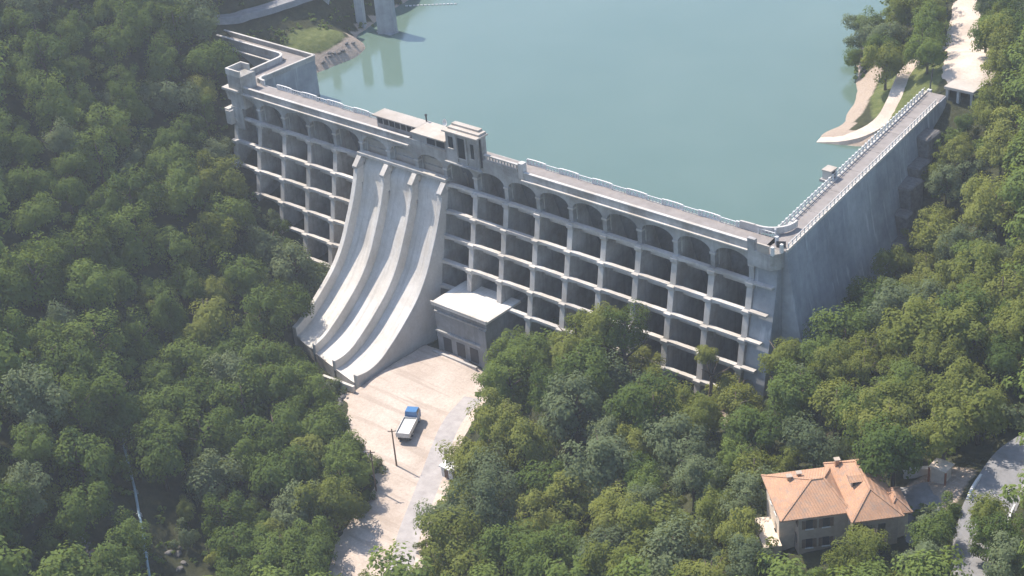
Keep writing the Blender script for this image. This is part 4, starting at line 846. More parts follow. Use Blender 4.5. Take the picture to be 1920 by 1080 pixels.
TREES=[(69.4,-8.5,-23.3,14.6,2.5),(42.9,-13,-24.8,16.4,4.4),(48.2,-12,-24,17.8,4.2),(53.5,-12.5,-23.3,18,4.2),(32.1,-15,-29.5,13.6,4.2),(83.4,-7,-17.3,15.4,3.8),(52.7,-7.2,-25.6,9,3.6),(90.7,-6.4,-11.1,9,3.8),(83,21.6,-15.3,9.5,4),(88.2,8.7,-13.7,9,3.6),(96.9,2.6,-8.9,8,3.4),(13.4,-56,-32.7,10,5),(23.7,-56.4,-32.1,9,3.6),(23.5,-66.8,-33,9,4.4),(34.9,-73.5,-32.8,9,4.2),(24.4,-52,-31.7,6,2.2),(23.6,-74.4,-33.6,8,3.6),(7.3,-78.5,-31.8,5,2),(133.5,-36.3,-4.3,8,3.4),(129,-41.9,-5.6,8,3.2),(122.9,-46.1,-6.7,8,3.2),(103.5,-49.6,-11,8,3.6),(109.5,-57.2,-10,8,3.4),(95.6,-46.2,-13.8,8,3.6),(123.3,-52.3,-7,8,3.2),(137.5,-39.7,-3.9,8,3.4),(91.1,-31.1,-14.9,8,3.6),(141.3,-44.5,-3.4,8,3.4),(36.9,98.7,-0.1,9,4),(47.2,88.8,2.2,9,4),(53,96.1,7,10,4.4),(61.3,80.8,7.8,9,4),(43.5,101.9,4.7,10,4),(37.3,103.9,1.6,9,3.6),(37.7,93,-1.5,7,2.8),(29.6,108.4,-1.9,8,3.2),(69.7,89.3,10.5,9,4),(77.9,80.1,8.6,9,4),(64.7,104.2,9.4,9,4),(75.2,92.2,10.8,9,4.2),(78.6,65.2,2.9,6,2.6),(83.4,65.4,3.9,7,3),(80.9,58,-0.6,7,3),(81.8,51.5,-4.9,8,3.4),(83.4,43.9,-10.2,8,3.4),(88.4,31.8,-11,8,3.4),(90.7,21,-11.7,8,3.4),(103.9,-1.7,-6,12.5,5.8),(88.8,-50.7,-17.3,10.7,5.4),(68.8,-38.5,-22.9,12.6,5.8),(96.5,-56.9,-14.8,10,5.1),(122.7,-15.9,-3.2,10.9,5.3),(69.4,-25.2,-20.9,12.7,5.8),(78.4,-30.5,-18.6,10.4,5.6),(55.7,-61.6,-30.6,11.2,5.6),(111.7,13.3,-2.2,12,5.8),(92.4,-16.5,-12.4,11.5,5.5),(89.8,1.6,-12.5,11.3,5.8),(56.5,-30.2,-22.4,12.6,5.8),(68.5,-59.6,-27.5,10.4,5.4),(61.8,-44,-26,10.3,5.5),(52,-23,-19.1,12.2,5.8),(91.8,-62.3,-17.8,10.2,4.9),(112.7,-25.3,-6.2,11.8,5),(117.3,-31.1,-5.9,12,4.9),(-3.6,-90,-23.2,13.1,5.8),(113.5,-0.9,-2.9,11.5,5.3),(-15.8,-90.2,-15.1,11.8,5.8),(14.4,-98.3,-29.6,12.9,5.4),(-1.1,-76,-29.3,13,5.8),(2.3,-108.9,-18.3,10.9,5.3),(61.8,-66.3,-30.2,9.6,5.1),(108.4,5.1,-4.3,11.1,5.2),(77.2,-63.6,-24.9,11.3,4.9),(15.7,-64.2,-33.2,12.9,5.6),(52.7,-47.1,-28.6,12.4,5.3),(-22.2,-79.6,-15.3,13,5.8),(-14.2,-74.5,-22.9,13.4,5.8),(-3.1,-65.5,-31.1,12.8,5.8),(-11.8,-65.3,-27.6,12.7,5.8),(100.8,-19.5,-9.5,10.9,4.9),(58.3,-16.9,-22.8,11.5,5.4),(-25.7,-68.7,-18,12.5,5.8),(-5.8,-53.4,-32.1,13.5,5.8),(105.5,19.3,-4.1,11.2,5.2),(29.6,-6.1,-31.4,11.3,5.8),(-7.3,-45.6,-32.5,13.2,5.8),(111,-19.1,-5.7,9.2,4.6),(65.5,-14.9,-22.9,9.6,5.2),(7,-72.5,-32.6,11.6,5.3),(-36.7,-61.8,-13.7,13.2,5.8),(4.1,-96.2,-25.2,12,5.1),(57.4,-53.7,-29.2,12.8,4.9),(6.1,-55.9,-33,13.2,5.4),(-14,-40.3,-32,12.1,5.8),(102.8,-28.8,-10,9.6,4.5),(68.1,-47.4,-25.2,10.8,4.7),(28.7,-63.1,-32.4,9.7,5),(-41,-69.8,-7.6,13,5.6),(-40.9,-77.6,-4.3,10.4,5.5),(-28.3,-42.2,-25.7,13.1,5.8),(121.5,-24.2,-3.8,11,4.3),(-23.4,-33,-29.8,12.8,5.8),(43.8,-34.8,-25.9,12,5),(75.1,-56.1,-24.5,9.5,4.5),(106.6,-61.3,-11.5,9.8,4),(92.3,-25.5,-14.2,10.4,4.5),(-13.3,-82.8,-20,11.7,5.1),(38.9,-27.4,-24.1,10.8,5),(86.4,-12,-14.6,9.3,4.7),(96.8,-36.2,-12.7,8.8,4.3),(-34.1,-26.9,-25.5,13,5.8),(53.2,-39.4,-25.9,12,4.7),(45.1,-19.3,-19.3,10.9,4.9),(10.4,-49.9,-32.3,9.8,5.1),(49.7,-56.6,-30.8,10,4.6),(30.3,-78.3,-33.4,11.9,4.7),(106.2,-22.5,-7.9,9.3,4.2),(-32.8,-15.1,-28.3,11.7,5.8),(96.9,41,-2.1,10.4,5),(23.6,-80.3,-33.9,10.6,4.6),(37.7,-80.2,-33,11,4.5),(86.8,37.7,-10.5,10.7,5.1),(-1.6,-101.6,-19.4,10.1,4.6),(-21.3,-44.7,-29,11,5.3),(84.4,-57.1,-20.5,10.1,4.1),(46.3,-44.3,-29.1,9.8,4.6),(-29.7,-83.3,-8.5,10.2,4.9),(83.7,-46,-18.9,8.3,4.1),(-62.8,-21.8,-7.8,10.8,5.8),(-8.4,-95.3,-17.9,11,4.6),(86.7,16,-14.1,12.3,4.7),(93.9,10.9,-10.9,11.4,4.6),(-57.4,-11,-14.9,13.2,5.8),(-21.8,-51.7,-26.9,10.2,5.1),(-89,-29.1,12.1,13.1,5.8),(-13.9,-56.3,-29.2,10.5,5),(116.6,-8.7,-3.1,8.1,4.1),(100.7,9,-7.7,10.4,4.4),(82.5,-51.5,-20.4,10.4,4),(-45.9,-62.4,-7.4,10.8,5.1),(88.5,62,3.8,9.4,5),(-56.1,-35.8,-8.3,10.4,5.4),(90.4,47.2,-3.6,9.8,4.9),(118.9,2.3,-1.2,10.1,4.1),(-76.6,-7.6,-0.9,11.4,5.8),(63.5,-51.3,-27.4,9.7,4.2),(-14.8,-49.7,-30.5,10.4,4.9),(76.8,-47.3,-22.1,9.5,4),(-79.1,5.7,2,12.1,5.8),(79.6,-15.8,-19,10.4,4.2),(86.8,-23.1,-16.1,10.1,4),(-46.7,-42.4,-13.2,12.4,5.1),(-47.9,-55.8,-8.5,10.7,5),(-47.4,-21.1,-17.3,11.1,5.3),(74.6,-7.8,-23.1,10,4.3),(95.3,24.8,-8.5,8.3,4.4),(77.4,-23.3,-18.6,10,4.1),(13.8,-75.9,-33.4,9.3,4.3),(-55.2,-59,-3,11.3,4.9),(-89.1,13.6,8.1,12.6,5.8),(-44.1,-27.8,-18,11.2,5.1),(-78.5,-37,6.2,13.2,5.3),(-92.2,-5.3,11,13,5.6),(130.6,-47.9,-5.9,8.5,3.4),(-72.4,-28.3,0.2,11.5,5.3),(84.6,-35.3,-17.3,9.3,3.8),(100.8,-44,-11.4,8.7,3.6),(-54.5,-25.7,-11.4,12.7,5.1),(116.7,-16.1,-3.9,9.3,3.7),(96.4,-2.8,-8.7,8.8,4),(62.3,-22,-22.2,9.8,4.1),(-64.8,-36,-2.9,12.5,5.1),(-29.3,-56.8,-20.6,9.2,4.7),(-40.4,-14.4,-24.7,10.1,5.1),(111.5,23.1,0.2,9.4,4.1),(-30.6,-75.5,-11.6,9.7,4.5),(45.5,-6.3,-27.9,11.3,4.4),(10,-93.1,-29.3,10.2,4.1),(63.8,-33.3,-23,10.2,4),(-45.4,-35.7,-15.6,9.4,4.9),(-79.2,-48.9,9,9.8,5),(81.7,70.4,5.1,9.1,4.7),(65.7,114.1,9.9,10.3,5.3),(-64.2,-52.6,0.6,9.2,4.8),(105,-8.9,-6,8.1,3.7),(40.3,-40.3,-29.7,8.5,4.1),(-6.9,-72.1,-27.8,9.4,4.3),(0.5,-40.5,-32.1,10.6,4.4),(-6.9,-38.1,-32.3,9.2,4.5),(109,-12.9,-5.4,8.6,3.6),(-27.3,-23.8,-29.7,10.9,4.8),(82.9,-0.8,-17.8,8.8,4),(72.5,-16.1,-21.4,9.1,3.9),(-97.2,8.9,12.4,11.6,5.4),(-52.5,-48.4,-7.8,10.3,4.7),(29.7,-85.3,-33.9,9.4,3.8),(88.5,-40.5,-16.2,9,3.5),(3.9,-63.8,-32.9,10.7,4.1),(-40.4,-53.2,-14.5,9.2,4.5),(36.4,-20.7,-25,10.3,4.1),(1.4,-49.2,-32.7,10.3,4.2),(109.8,-5.7,-4.4,9.1,3.6),(-85.1,-3.1,5.6,10.9,5.1),(95,-10.2,-9.5,8.9,3.6),(-19.6,-62.1,-24.5,9.6,4.2),(-38.4,-40.1,-19.6,9.1,4.5),(93.5,33.3,-7.3,9,4),(96.9,17.1,-9.2,8,3.8),(80.1,-42,-19.8,9,3.4),(-69.1,-10.3,-6.8,10.2,4.8),(-81.4,-29,6.6,9.1,4.8),(83.1,30.3,-14.1,9.8,4),(117.4,7.3,-1,8.3,3.5),(-72,-48.5,4.4,9.1,4.5),(30.6,-22.7,-28.4,9.7,3.9),(-68.3,-17.3,-5.7,10.5,4.7),(48.9,-28.9,-21.3,9.4,3.7),(30.8,-69.8,-32.8,8.4,3.6),(120.1,-3.1,-1.7,8.6,3.3),(-88.4,-11.8,9,12.3,4.8),(44.4,108.1,6.2,10.8,4.8),(23.9,-10.2,-31.3,9.5,4),(-46.2,-49.7,-11.6,10.1,4.2),(76.8,-38.7,-20.4,8.2,3.3),(100.2,-10.1,-7.7,8.6,3.3),(-34.2,-69.7,-11.9,9.3,3.9),(-34,-47.4,-20.7,9.3,4.1),(-100.4,-22.4,19.5,12.2,4.7),(19.4,-52.3,-31.9,9.1,3.7),(38.6,-7.2,-29.7,9.2,3.8),(-50.1,-14.7,-18.1,9,4.3),(71.3,-32.1,-20.9,8.1,3.3),(-88.6,5.7,7.9,12.2,4.7),(90.4,55.3,1,9,3.8),(44.7,94.5,3.2,8.9,4.4),(-70.9,-41.6,2.2,10.7,4.2),(52.7,79.4,3.2,9.8,4.1),(56.9,86.4,6.9,9.2,4.2),(-58.9,-48.2,-3.7,10.4,4),(99.2,28.5,-5.1,8.1,3.4),(-55.7,-18.4,-13.1,10.2,4.1),(-33.8,-35.7,-23.8,9.2,3.8),(49,103.3,7,10.5,4.2),(74,85.2,10.3,9.2,3.9),(-76.7,-0.6,-0.6,9.6,4.2),(-56.1,-42.9,-6.8,9.3,3.8),(-87.3,-35.7,12,10.3,4),(-63.6,-7.9,-11.5,9.6,4),(-65.2,-42.5,-1.2,10,3.8),(-98.5,-28.4,19,9.8,4.1),(90.4,26.6,-10.9,8.1,3.2),(-77.2,-19.1,1.4,10.2,3.9),(-96.1,-14.9,15.2,9.5,4),(71.1,104.8,9.7,9.3,3.7),(-82.9,-15,5.1,9.3,3.8),(-87.4,-22.4,9.8,9.4,3.8),(-93.7,-20.6,14.3,9.3,3.7),(-94,1.7,11.3,9.6,3.8),(-98.6,-3.8,15.1,9,3.8),(69.9,95.6,10.2,9,3.4),(60.2,108.7,9.4,8,3.6),(-71.6,-2.6,-4.8,9,3.6),(68.2,100.5,9.7,8.4,3.3),(38.9,110.7,4,8.4,3.3)]
SHRUBS=[(118.2,-55.5,-7.9,5.2,2.8),(107.9,-52.3,-9.9,5.8,2.8),(113.4,-59.4,-9.3,4.9,2.6),(89.3,-35.3,-15.6,6,2.8),(105,-16.1,-7.2,5.1,2.7),(125.5,-10.2,-2.8,5.4,2.7),(42,-76.3,-32.7,5.3,2.8),(121.7,-9.5,-2.7,5.7,2.6),(124.1,-57.5,-7.3,5.5,2.3),(-6.1,-83.3,-24.3,6.3,2.9),(37.6,-14,-27.3,6.2,3),(1,-59.3,-32.8,6,3),(72.9,-50.2,-24.2,5.4,2.6),(8.6,-101.4,-25.5,5.2,2.7),(97,-23.9,-12,5.3,2.5),(-29,-49.7,-23.3,6,3.2),(4.8,-44.9,-32.2,6,3),(101.2,-53.3,-12.3,4.8,2.3),(45.1,-49.5,-30.5,6.2,2.7),(19.9,-59.1,-32.5,5.6,2.8),(62.9,-57,-28.7,5,2.5),(84.4,-18.6,-16.6,5.6,2.5),(83.4,11.5,-16.1,5.8,2.7),(125.8,-36.4,-5.4,4.4,2.2),(26.3,-16.2,-30.7,5.9,2.9),(94.3,-50.1,-14.8,5.4,2.2),(88.9,-56.9,-18.3,5.7,2.2),(68.5,-54,-26.5,5.2,2.4),(90.6,-45.5,-15.8,4.9,2.3),(-66.2,-29.4,-3.6,6.1,3.2),(69.8,-4.8,-23.7,6,2.6),(-15.3,-32.5,-31.7,5.9,2.9),(85.1,-29.7,-16.8,5.4,2.3),(45.6,-75.4,-32.7,5.1,2.4),(-20.1,-85.4,-14.2,6,2.6),(-35.5,-74.6,-8.9,5.1,2.7),(96.2,-41.4,-13.1,4.8,2.2),(100.2,21.1,-6.6,4.9,2.5),(-58.6,-29.8,-8,6.2,3),(27.9,-73.4,-33.2,4.7,2.4),(126,-48.4,-6.5,4.1,1.9),(-19.4,-69.5,-21.7,5.2,2.6),(122.6,5.5,-0.1,5.1,2.2),(46.7,-39,-27.1,4.8,2.4),(60.6,-37.1,-24.3,6,2.3),(18.1,-71.4,-33.6,6.2,2.4),(-9.1,-100.2,-15.2,4.7,2.4),(26.9,-88.6,-34,5.1,2.3),(118.8,13.8,0.6,6,2.3),(129.4,-52.2,-6.3,4.8,1.9),(69.4,-19.3,-21.5,4.8,2.3),(93.2,-41.2,-14.3,4.9,2.1),(50.8,-71.3,-32.1,4.8,2.2),(103.4,-58,-12.1,4.9,1.9),(127.5,-33.9,-4.8,4.2,1.9),(49.4,-35,-24.5,4.7,2.3),(22.1,-48.6,-31.5,4.6,2.4),(41.7,-45.5,-30.4,4.7,2.3),(4.7,-103.9,-22.3,5.7,2.3),(98.2,-62.2,-14.9,4.8,1.9),(60.6,-10.1,-23.8,5,2.4),(86.7,-3.3,-14.3,4.4,2.3),(18.6,-94.4,-32.1,4.7,2.3),(-70.3,-36.5,0.7,6.1,2.9),(104.7,25.6,-2.7,4.4,2.3),(57.6,-23.6,-21.3,5.8,2.3),(13.9,-69.5,-33.4,5.4,2.4),(62.4,-27.4,-22.3,4.4,2.3),(-29.7,-32.5,-27,5.1,2.7),(76,62.3,1.3,5.1,2.6),(-11.3,-34.2,-32,4.9,2.6),(-62.3,-14.8,-10.6,5.8,2.9),(91.4,-55.1,-16.8,4.9,2),(97.4,-14,-9.5,4,2.1),(7.6,-107.3,-22.4,5.5,2.2),(53.6,-67.5,-31.4,5.4,2.1),(101.6,45.4,2.9,5,2.4),(44.5,-52.9,-31,4.6,2.2),(-34.6,-79.7,-7,6.2,2.5),(-13,-103.4,-11.1,4.6,2.3),(-35.1,-56,-17,5,2.5),(-47.7,-68.9,-3.9,5.8,2.5),(38.2,-36.2,-28.9,4.8,2.3),(9.5,-112,-21.3,5.5,2.1),(108.6,38.3,4.6,5.7,2.3),(96.6,47.2,0.4,4.8,2.4),(82.1,-22.3,-17.5,4,2.1),(79,45.1,-11.3,4.9,2.4),(82.1,-38.6,-18.5,4.1,2),(-3.3,-58.7,-32.1,4.7,2.4),(21.7,-95.7,-32.7,4.8,2.1),(-66.9,-3,-8.8,5.3,2.8),(28.1,-11.9,-31.1,5,2.4),(-49.2,-31.2,-13.6,5.2,2.6),(102.5,-60.6,-12.9,4.1,1.8),(80.1,93.5,11.2,5.7,2.6),(98.2,-27.1,-11.7,4.2,1.9),(-3.4,-97.1,-20.4,4.5,2.1),(10.1,-81.3,-32.3,5,2.2),(97.8,-49.8,-13.2,4.1,1.8),(18.9,-78.2,-33.8,4.7,2.1),(-37.5,-21.9,-24.3,5.2,2.6),(118.2,-21.5,-4.2,3.5,1.8),(-83.7,11,5.7,5.7,2.9),(10.6,-68.6,-33.3,5.3,2.2),(-45.5,-12.6,-22,5,2.6),(81.4,39.3,-13.2,5.3,2.3),(-100.9,-15.6,18.8,5.6,2.8),(22.9,-88,-33.7,5.4,2),(-51.2,-68.7,-1.9,6,2.4),(-2.3,-35.1,-31.7,4.7,2.3),(23.4,-92.9,-33.4,4.9,2),(72.5,-67.3,-27.4,4.8,1.9),(-29.5,-63.9,-17.6,5.2,2.3),(0.6,-55.6,-32.9,4.8,2.2),(58.3,115.1,9.6,5.3,2.7),(99.9,34.7,-2.5,5.5,2.1),(-103,-34.5,23.1,5.3,2.7),(57.2,92.6,7.8,4.8,2.6),(30.7,122.9,0.7,5.4,2.8),(106.1,10.4,-5.1,4.9,2),(-99.5,-10.3,16.9,6.1,2.7),(72.1,-43.2,-22.9,5,1.9),(97.8,-30,-12.1,4.2,1.8),(35.1,-31.7,-27.9,4.7,2.1),(-104.4,-18.2,21.7,5.4,2.7),(136.6,-26.4,-2.6,4.1,1.7),(-89.4,-17.6,10.5,5.8,2.6),(28,-57.4,-32,4.7,2),(-80.7,-43.6,8.9,5,2.5),(1.7,-70.8,-31.5,4.6,2.1),(-69,-23.7,-3.4,6.3,2.5),(77.8,55.1,-3,5.1,2.2),(78.2,-59,-23.7,3.4,1.8),(102.8,14.5,-6.4,4.4,2),(-20.5,-57.5,-25.7,5.2,2.2),(-75.7,-43.6,5.6,5.5,2.4),(-82.7,-20.2,5.8,5.2,2.5),(-41.1,-45.6,-16.3,5.5,2.3),(61,-59.9,-29.5,4.5,1.8),(-92.2,-35.4,15.5,6.3,2.4),(47.5,-72.8,-32.4,4.7,1.8),(-75.2,-23.2,0.8,5.6,2.4),(126.4,-44,-6.2,3.2,1.5),(83,7,-16.8,5,1.9),(66.8,125.8,10.8,5.4,2.5),(-50.6,-7.1,-20,5.3,2.4),(92,39.1,-6.4,4.8,2),(-52.5,-63.5,-3,5.2,2.2),(56.9,-8.8,-24.5,5.1,2),(119.8,-50.5,-7.3,3.3,1.5),(67.3,-31.1,-21.9,4.3,1.8),(48.3,-70.2,-32.1,3.5,1.8),(104.9,-55.3,-11.2,4,1.5),(-60,-55.1,-1.2,4.9,2.2),(78.8,74.5,5.8,5.5,2.2),(43.7,-71.2,-32.3,3.3,1.8),(102.5,-14.1,-7.7,4.1,1.7),(-41.8,-22.9,-21.1,4.9,2.2),(86.9,23.8,-13.2,4.1,1.9),(34,-82.6,-33.4,3.5,1.8),(9.6,-62.8,-33.2,5,1.9),(86.8,51.7,-2.9,4.6,2),(-38.3,-48.9,-17.3,4.9,2.1),(-74.8,-52.5,6.9,5,2.2),(-109,-16.8,24.7,5.6,2.4),(-50.5,-38.4,-11.5,5.3,2.1),(82.1,-10.7,-18.1,4.1,1.8),(-82.5,-10.4,4.1,4.9,2.4),(-55.1,-72.5,1.6,4.9,2),(-20.3,-72.8,-19.7,4.9,1.9),(38.1,-32.3,-26.9,4.5,1.8),(-83.1,-24.3,6.9,4.7,2.3),(71,-65.4,-27.6,3.5,1.6),(53.4,-34.4,-23.8,3.5,1.7),(52.9,90.1,5.7,4.5,2.2),(-110.5,13.1,19.6,5.8,2.5),(57.1,128,9.6,4.5,2.4),(-107.3,22.7,16.3,5.3,2.5),(103.1,31.7,-1.5,4,1.8),(-103.3,24.4,14,6,2.5),(115,-54.4,-8.4,2.8,1.4),(35.5,-11.1,-29.8,4.3,1.9),(-42.4,-9.5,-25,5.2,2.1),(-69.8,-54.6,4.4,4.5,2.1),(84.3,57,-0.4,5,1.9),(82.1,76.7,7.8,5,2),(-78.4,-13.9,1.3,4.8,2.2),(7,-110.7,-20.4,3.4,1.6),(83.4,60.5,1.4,5,1.9),(16.7,-81.6,-33.6,3.6,1.7),(35,-24.5,-25.8,3.5,1.8),(47.3,-52.5,-30.6,3.2,1.6),(-104.4,-27.5,23.2,5.8,2.2),(-45.4,-16.4,-20.6,5.2,2.1),(34.2,-28.4,-27.1,4.4,1.7),(58.2,-40,-25.5,3.3,1.6),(65.5,-28.9,-22,4.1,1.6),(114.9,-21.1,-4.9,3.1,1.5),(33.8,110.5,1.1,4.1,2.2),(73.8,101.3,10.2,4.5,2.1),(-84.8,2.6,5.5,4.9,2.2),(-42.4,-19.3,-21.7,5.2,2),(77.9,-12.1,-20.7,4.1,1.6),(82.2,-61.4,-22.3,3.1,1.4),(-41.1,-32.9,-19.3,5,1.9),(49.7,-16.1,-20.5,4,1.7),(77.3,59.2,-0.4,4.3,1.8),(84.9,48.5,-6.1,4.3,1.8),(-38.5,-31.4,-21.5,5,1.9),(-68,-46.2,1.4,4.6,1.9),(88.2,-27.4,-15.8,2.8,1.5),(46.3,-26.1,-20.1,4.2,1.6),(-36.4,-9.8,-27.7,5,2),(-62,-27.8,-6.6,4.7,2),(19.3,-97.8,-31.6,3.2,1.5),(-2.6,-47.9,-32.7,4.6,1.7),(27.3,-69,-33,3.5,1.6),(41.1,124.4,6.4,5.2,2.2),(74.4,-33.6,-20.2,3.4,1.5),(91,6.5,-12.2,3.1,1.6),(-96,-24.1,16.5,5.3,2.1),(-110.8,-26.5,27.7,4.6,2.1),(-76.3,-31.7,3.6,4.9,2),(76.8,-4.1,-22.6,3.6,1.6),(117.3,-24.8,-4.8,2.8,1.4),(-4,-41.4,-32.4,3.4,1.7),(88.8,42,-7.5,3.4,1.7),(57.3,-36.8,-24.6,3,1.5),(73.6,-28.2,-19.7,3.3,1.5),(69.2,109.4,9.7,4.8,2),(27.3,-54.7,-31.9,3,1.6),(-108,4.8,19.7,4.8,2.1),(83.9,-41.2,-18.1,3.5,1.4),(93.8,5.7,-10.7,3.3,1.5),(19.3,-75.6,-33.7,2.8,1.5),(66.8,-5.5,-23.6,3.4,1.5),(-83,-34.6,8.8,4.8,1.9),(50.6,92.2,5.1,4.4,1.9),(50.9,87.1,3.9,4.6,1.9),(86.2,-26.8,-16.4,3,1.4),(69.1,-64.4,-28,2.8,1.4),(129,-38.7,-5.3,3.2,1.2),(64.9,108.6,9.5,4.6,1.9),(48,-60.5,-31.3,3.1,1.4),(4.2,-89.7,-27.7,2.8,1.5),(-26.2,-63.4,-20,3.5,1.6),(-72.9,-34.6,2,3.4,1.8),(39.2,-75.3,-32.7,3.3,1.4),(111.1,19.4,-1.1,3.2,1.4),(100.9,48.5,3.7,3.1,1.6),(63.2,-61.5,-29.2,3.4,1.4),(112.5,-8.5,-3.9,3.1,1.3),(64,-9.2,-23.2,2.9,1.5),(9.8,-60.3,-33.1,2.9,1.5),(-46.5,-6.5,-22.8,4.8,1.8),(46,-58.9,-31.4,2.7,1.4),(110.2,-9.3,-4.6,2.5,1.3),(-19.5,-95.1,-10.4,3.3,1.5),(82.7,17.4,-15.9,3.5,1.5),(58.2,-48.3,-27.8,3.5,1.3),(114,-6.1,-3.3,3.2,1.3),(-73.4,-54.9,6.7,3.5,1.7),(-31.7,-60.8,-17.5,2.9,1.6),(-25.8,-46.9,-26,3.6,1.6),(40.3,-21.9,-21.8,2.9,1.4),(-10.5,-88.3,-19.5,2.8,1.4),(80.3,-48.3,-20.8,2.9,1.3),(110.7,28.8,1.8,2.9,1.4),(-30.1,-90,-5.3,3.1,1.5)]
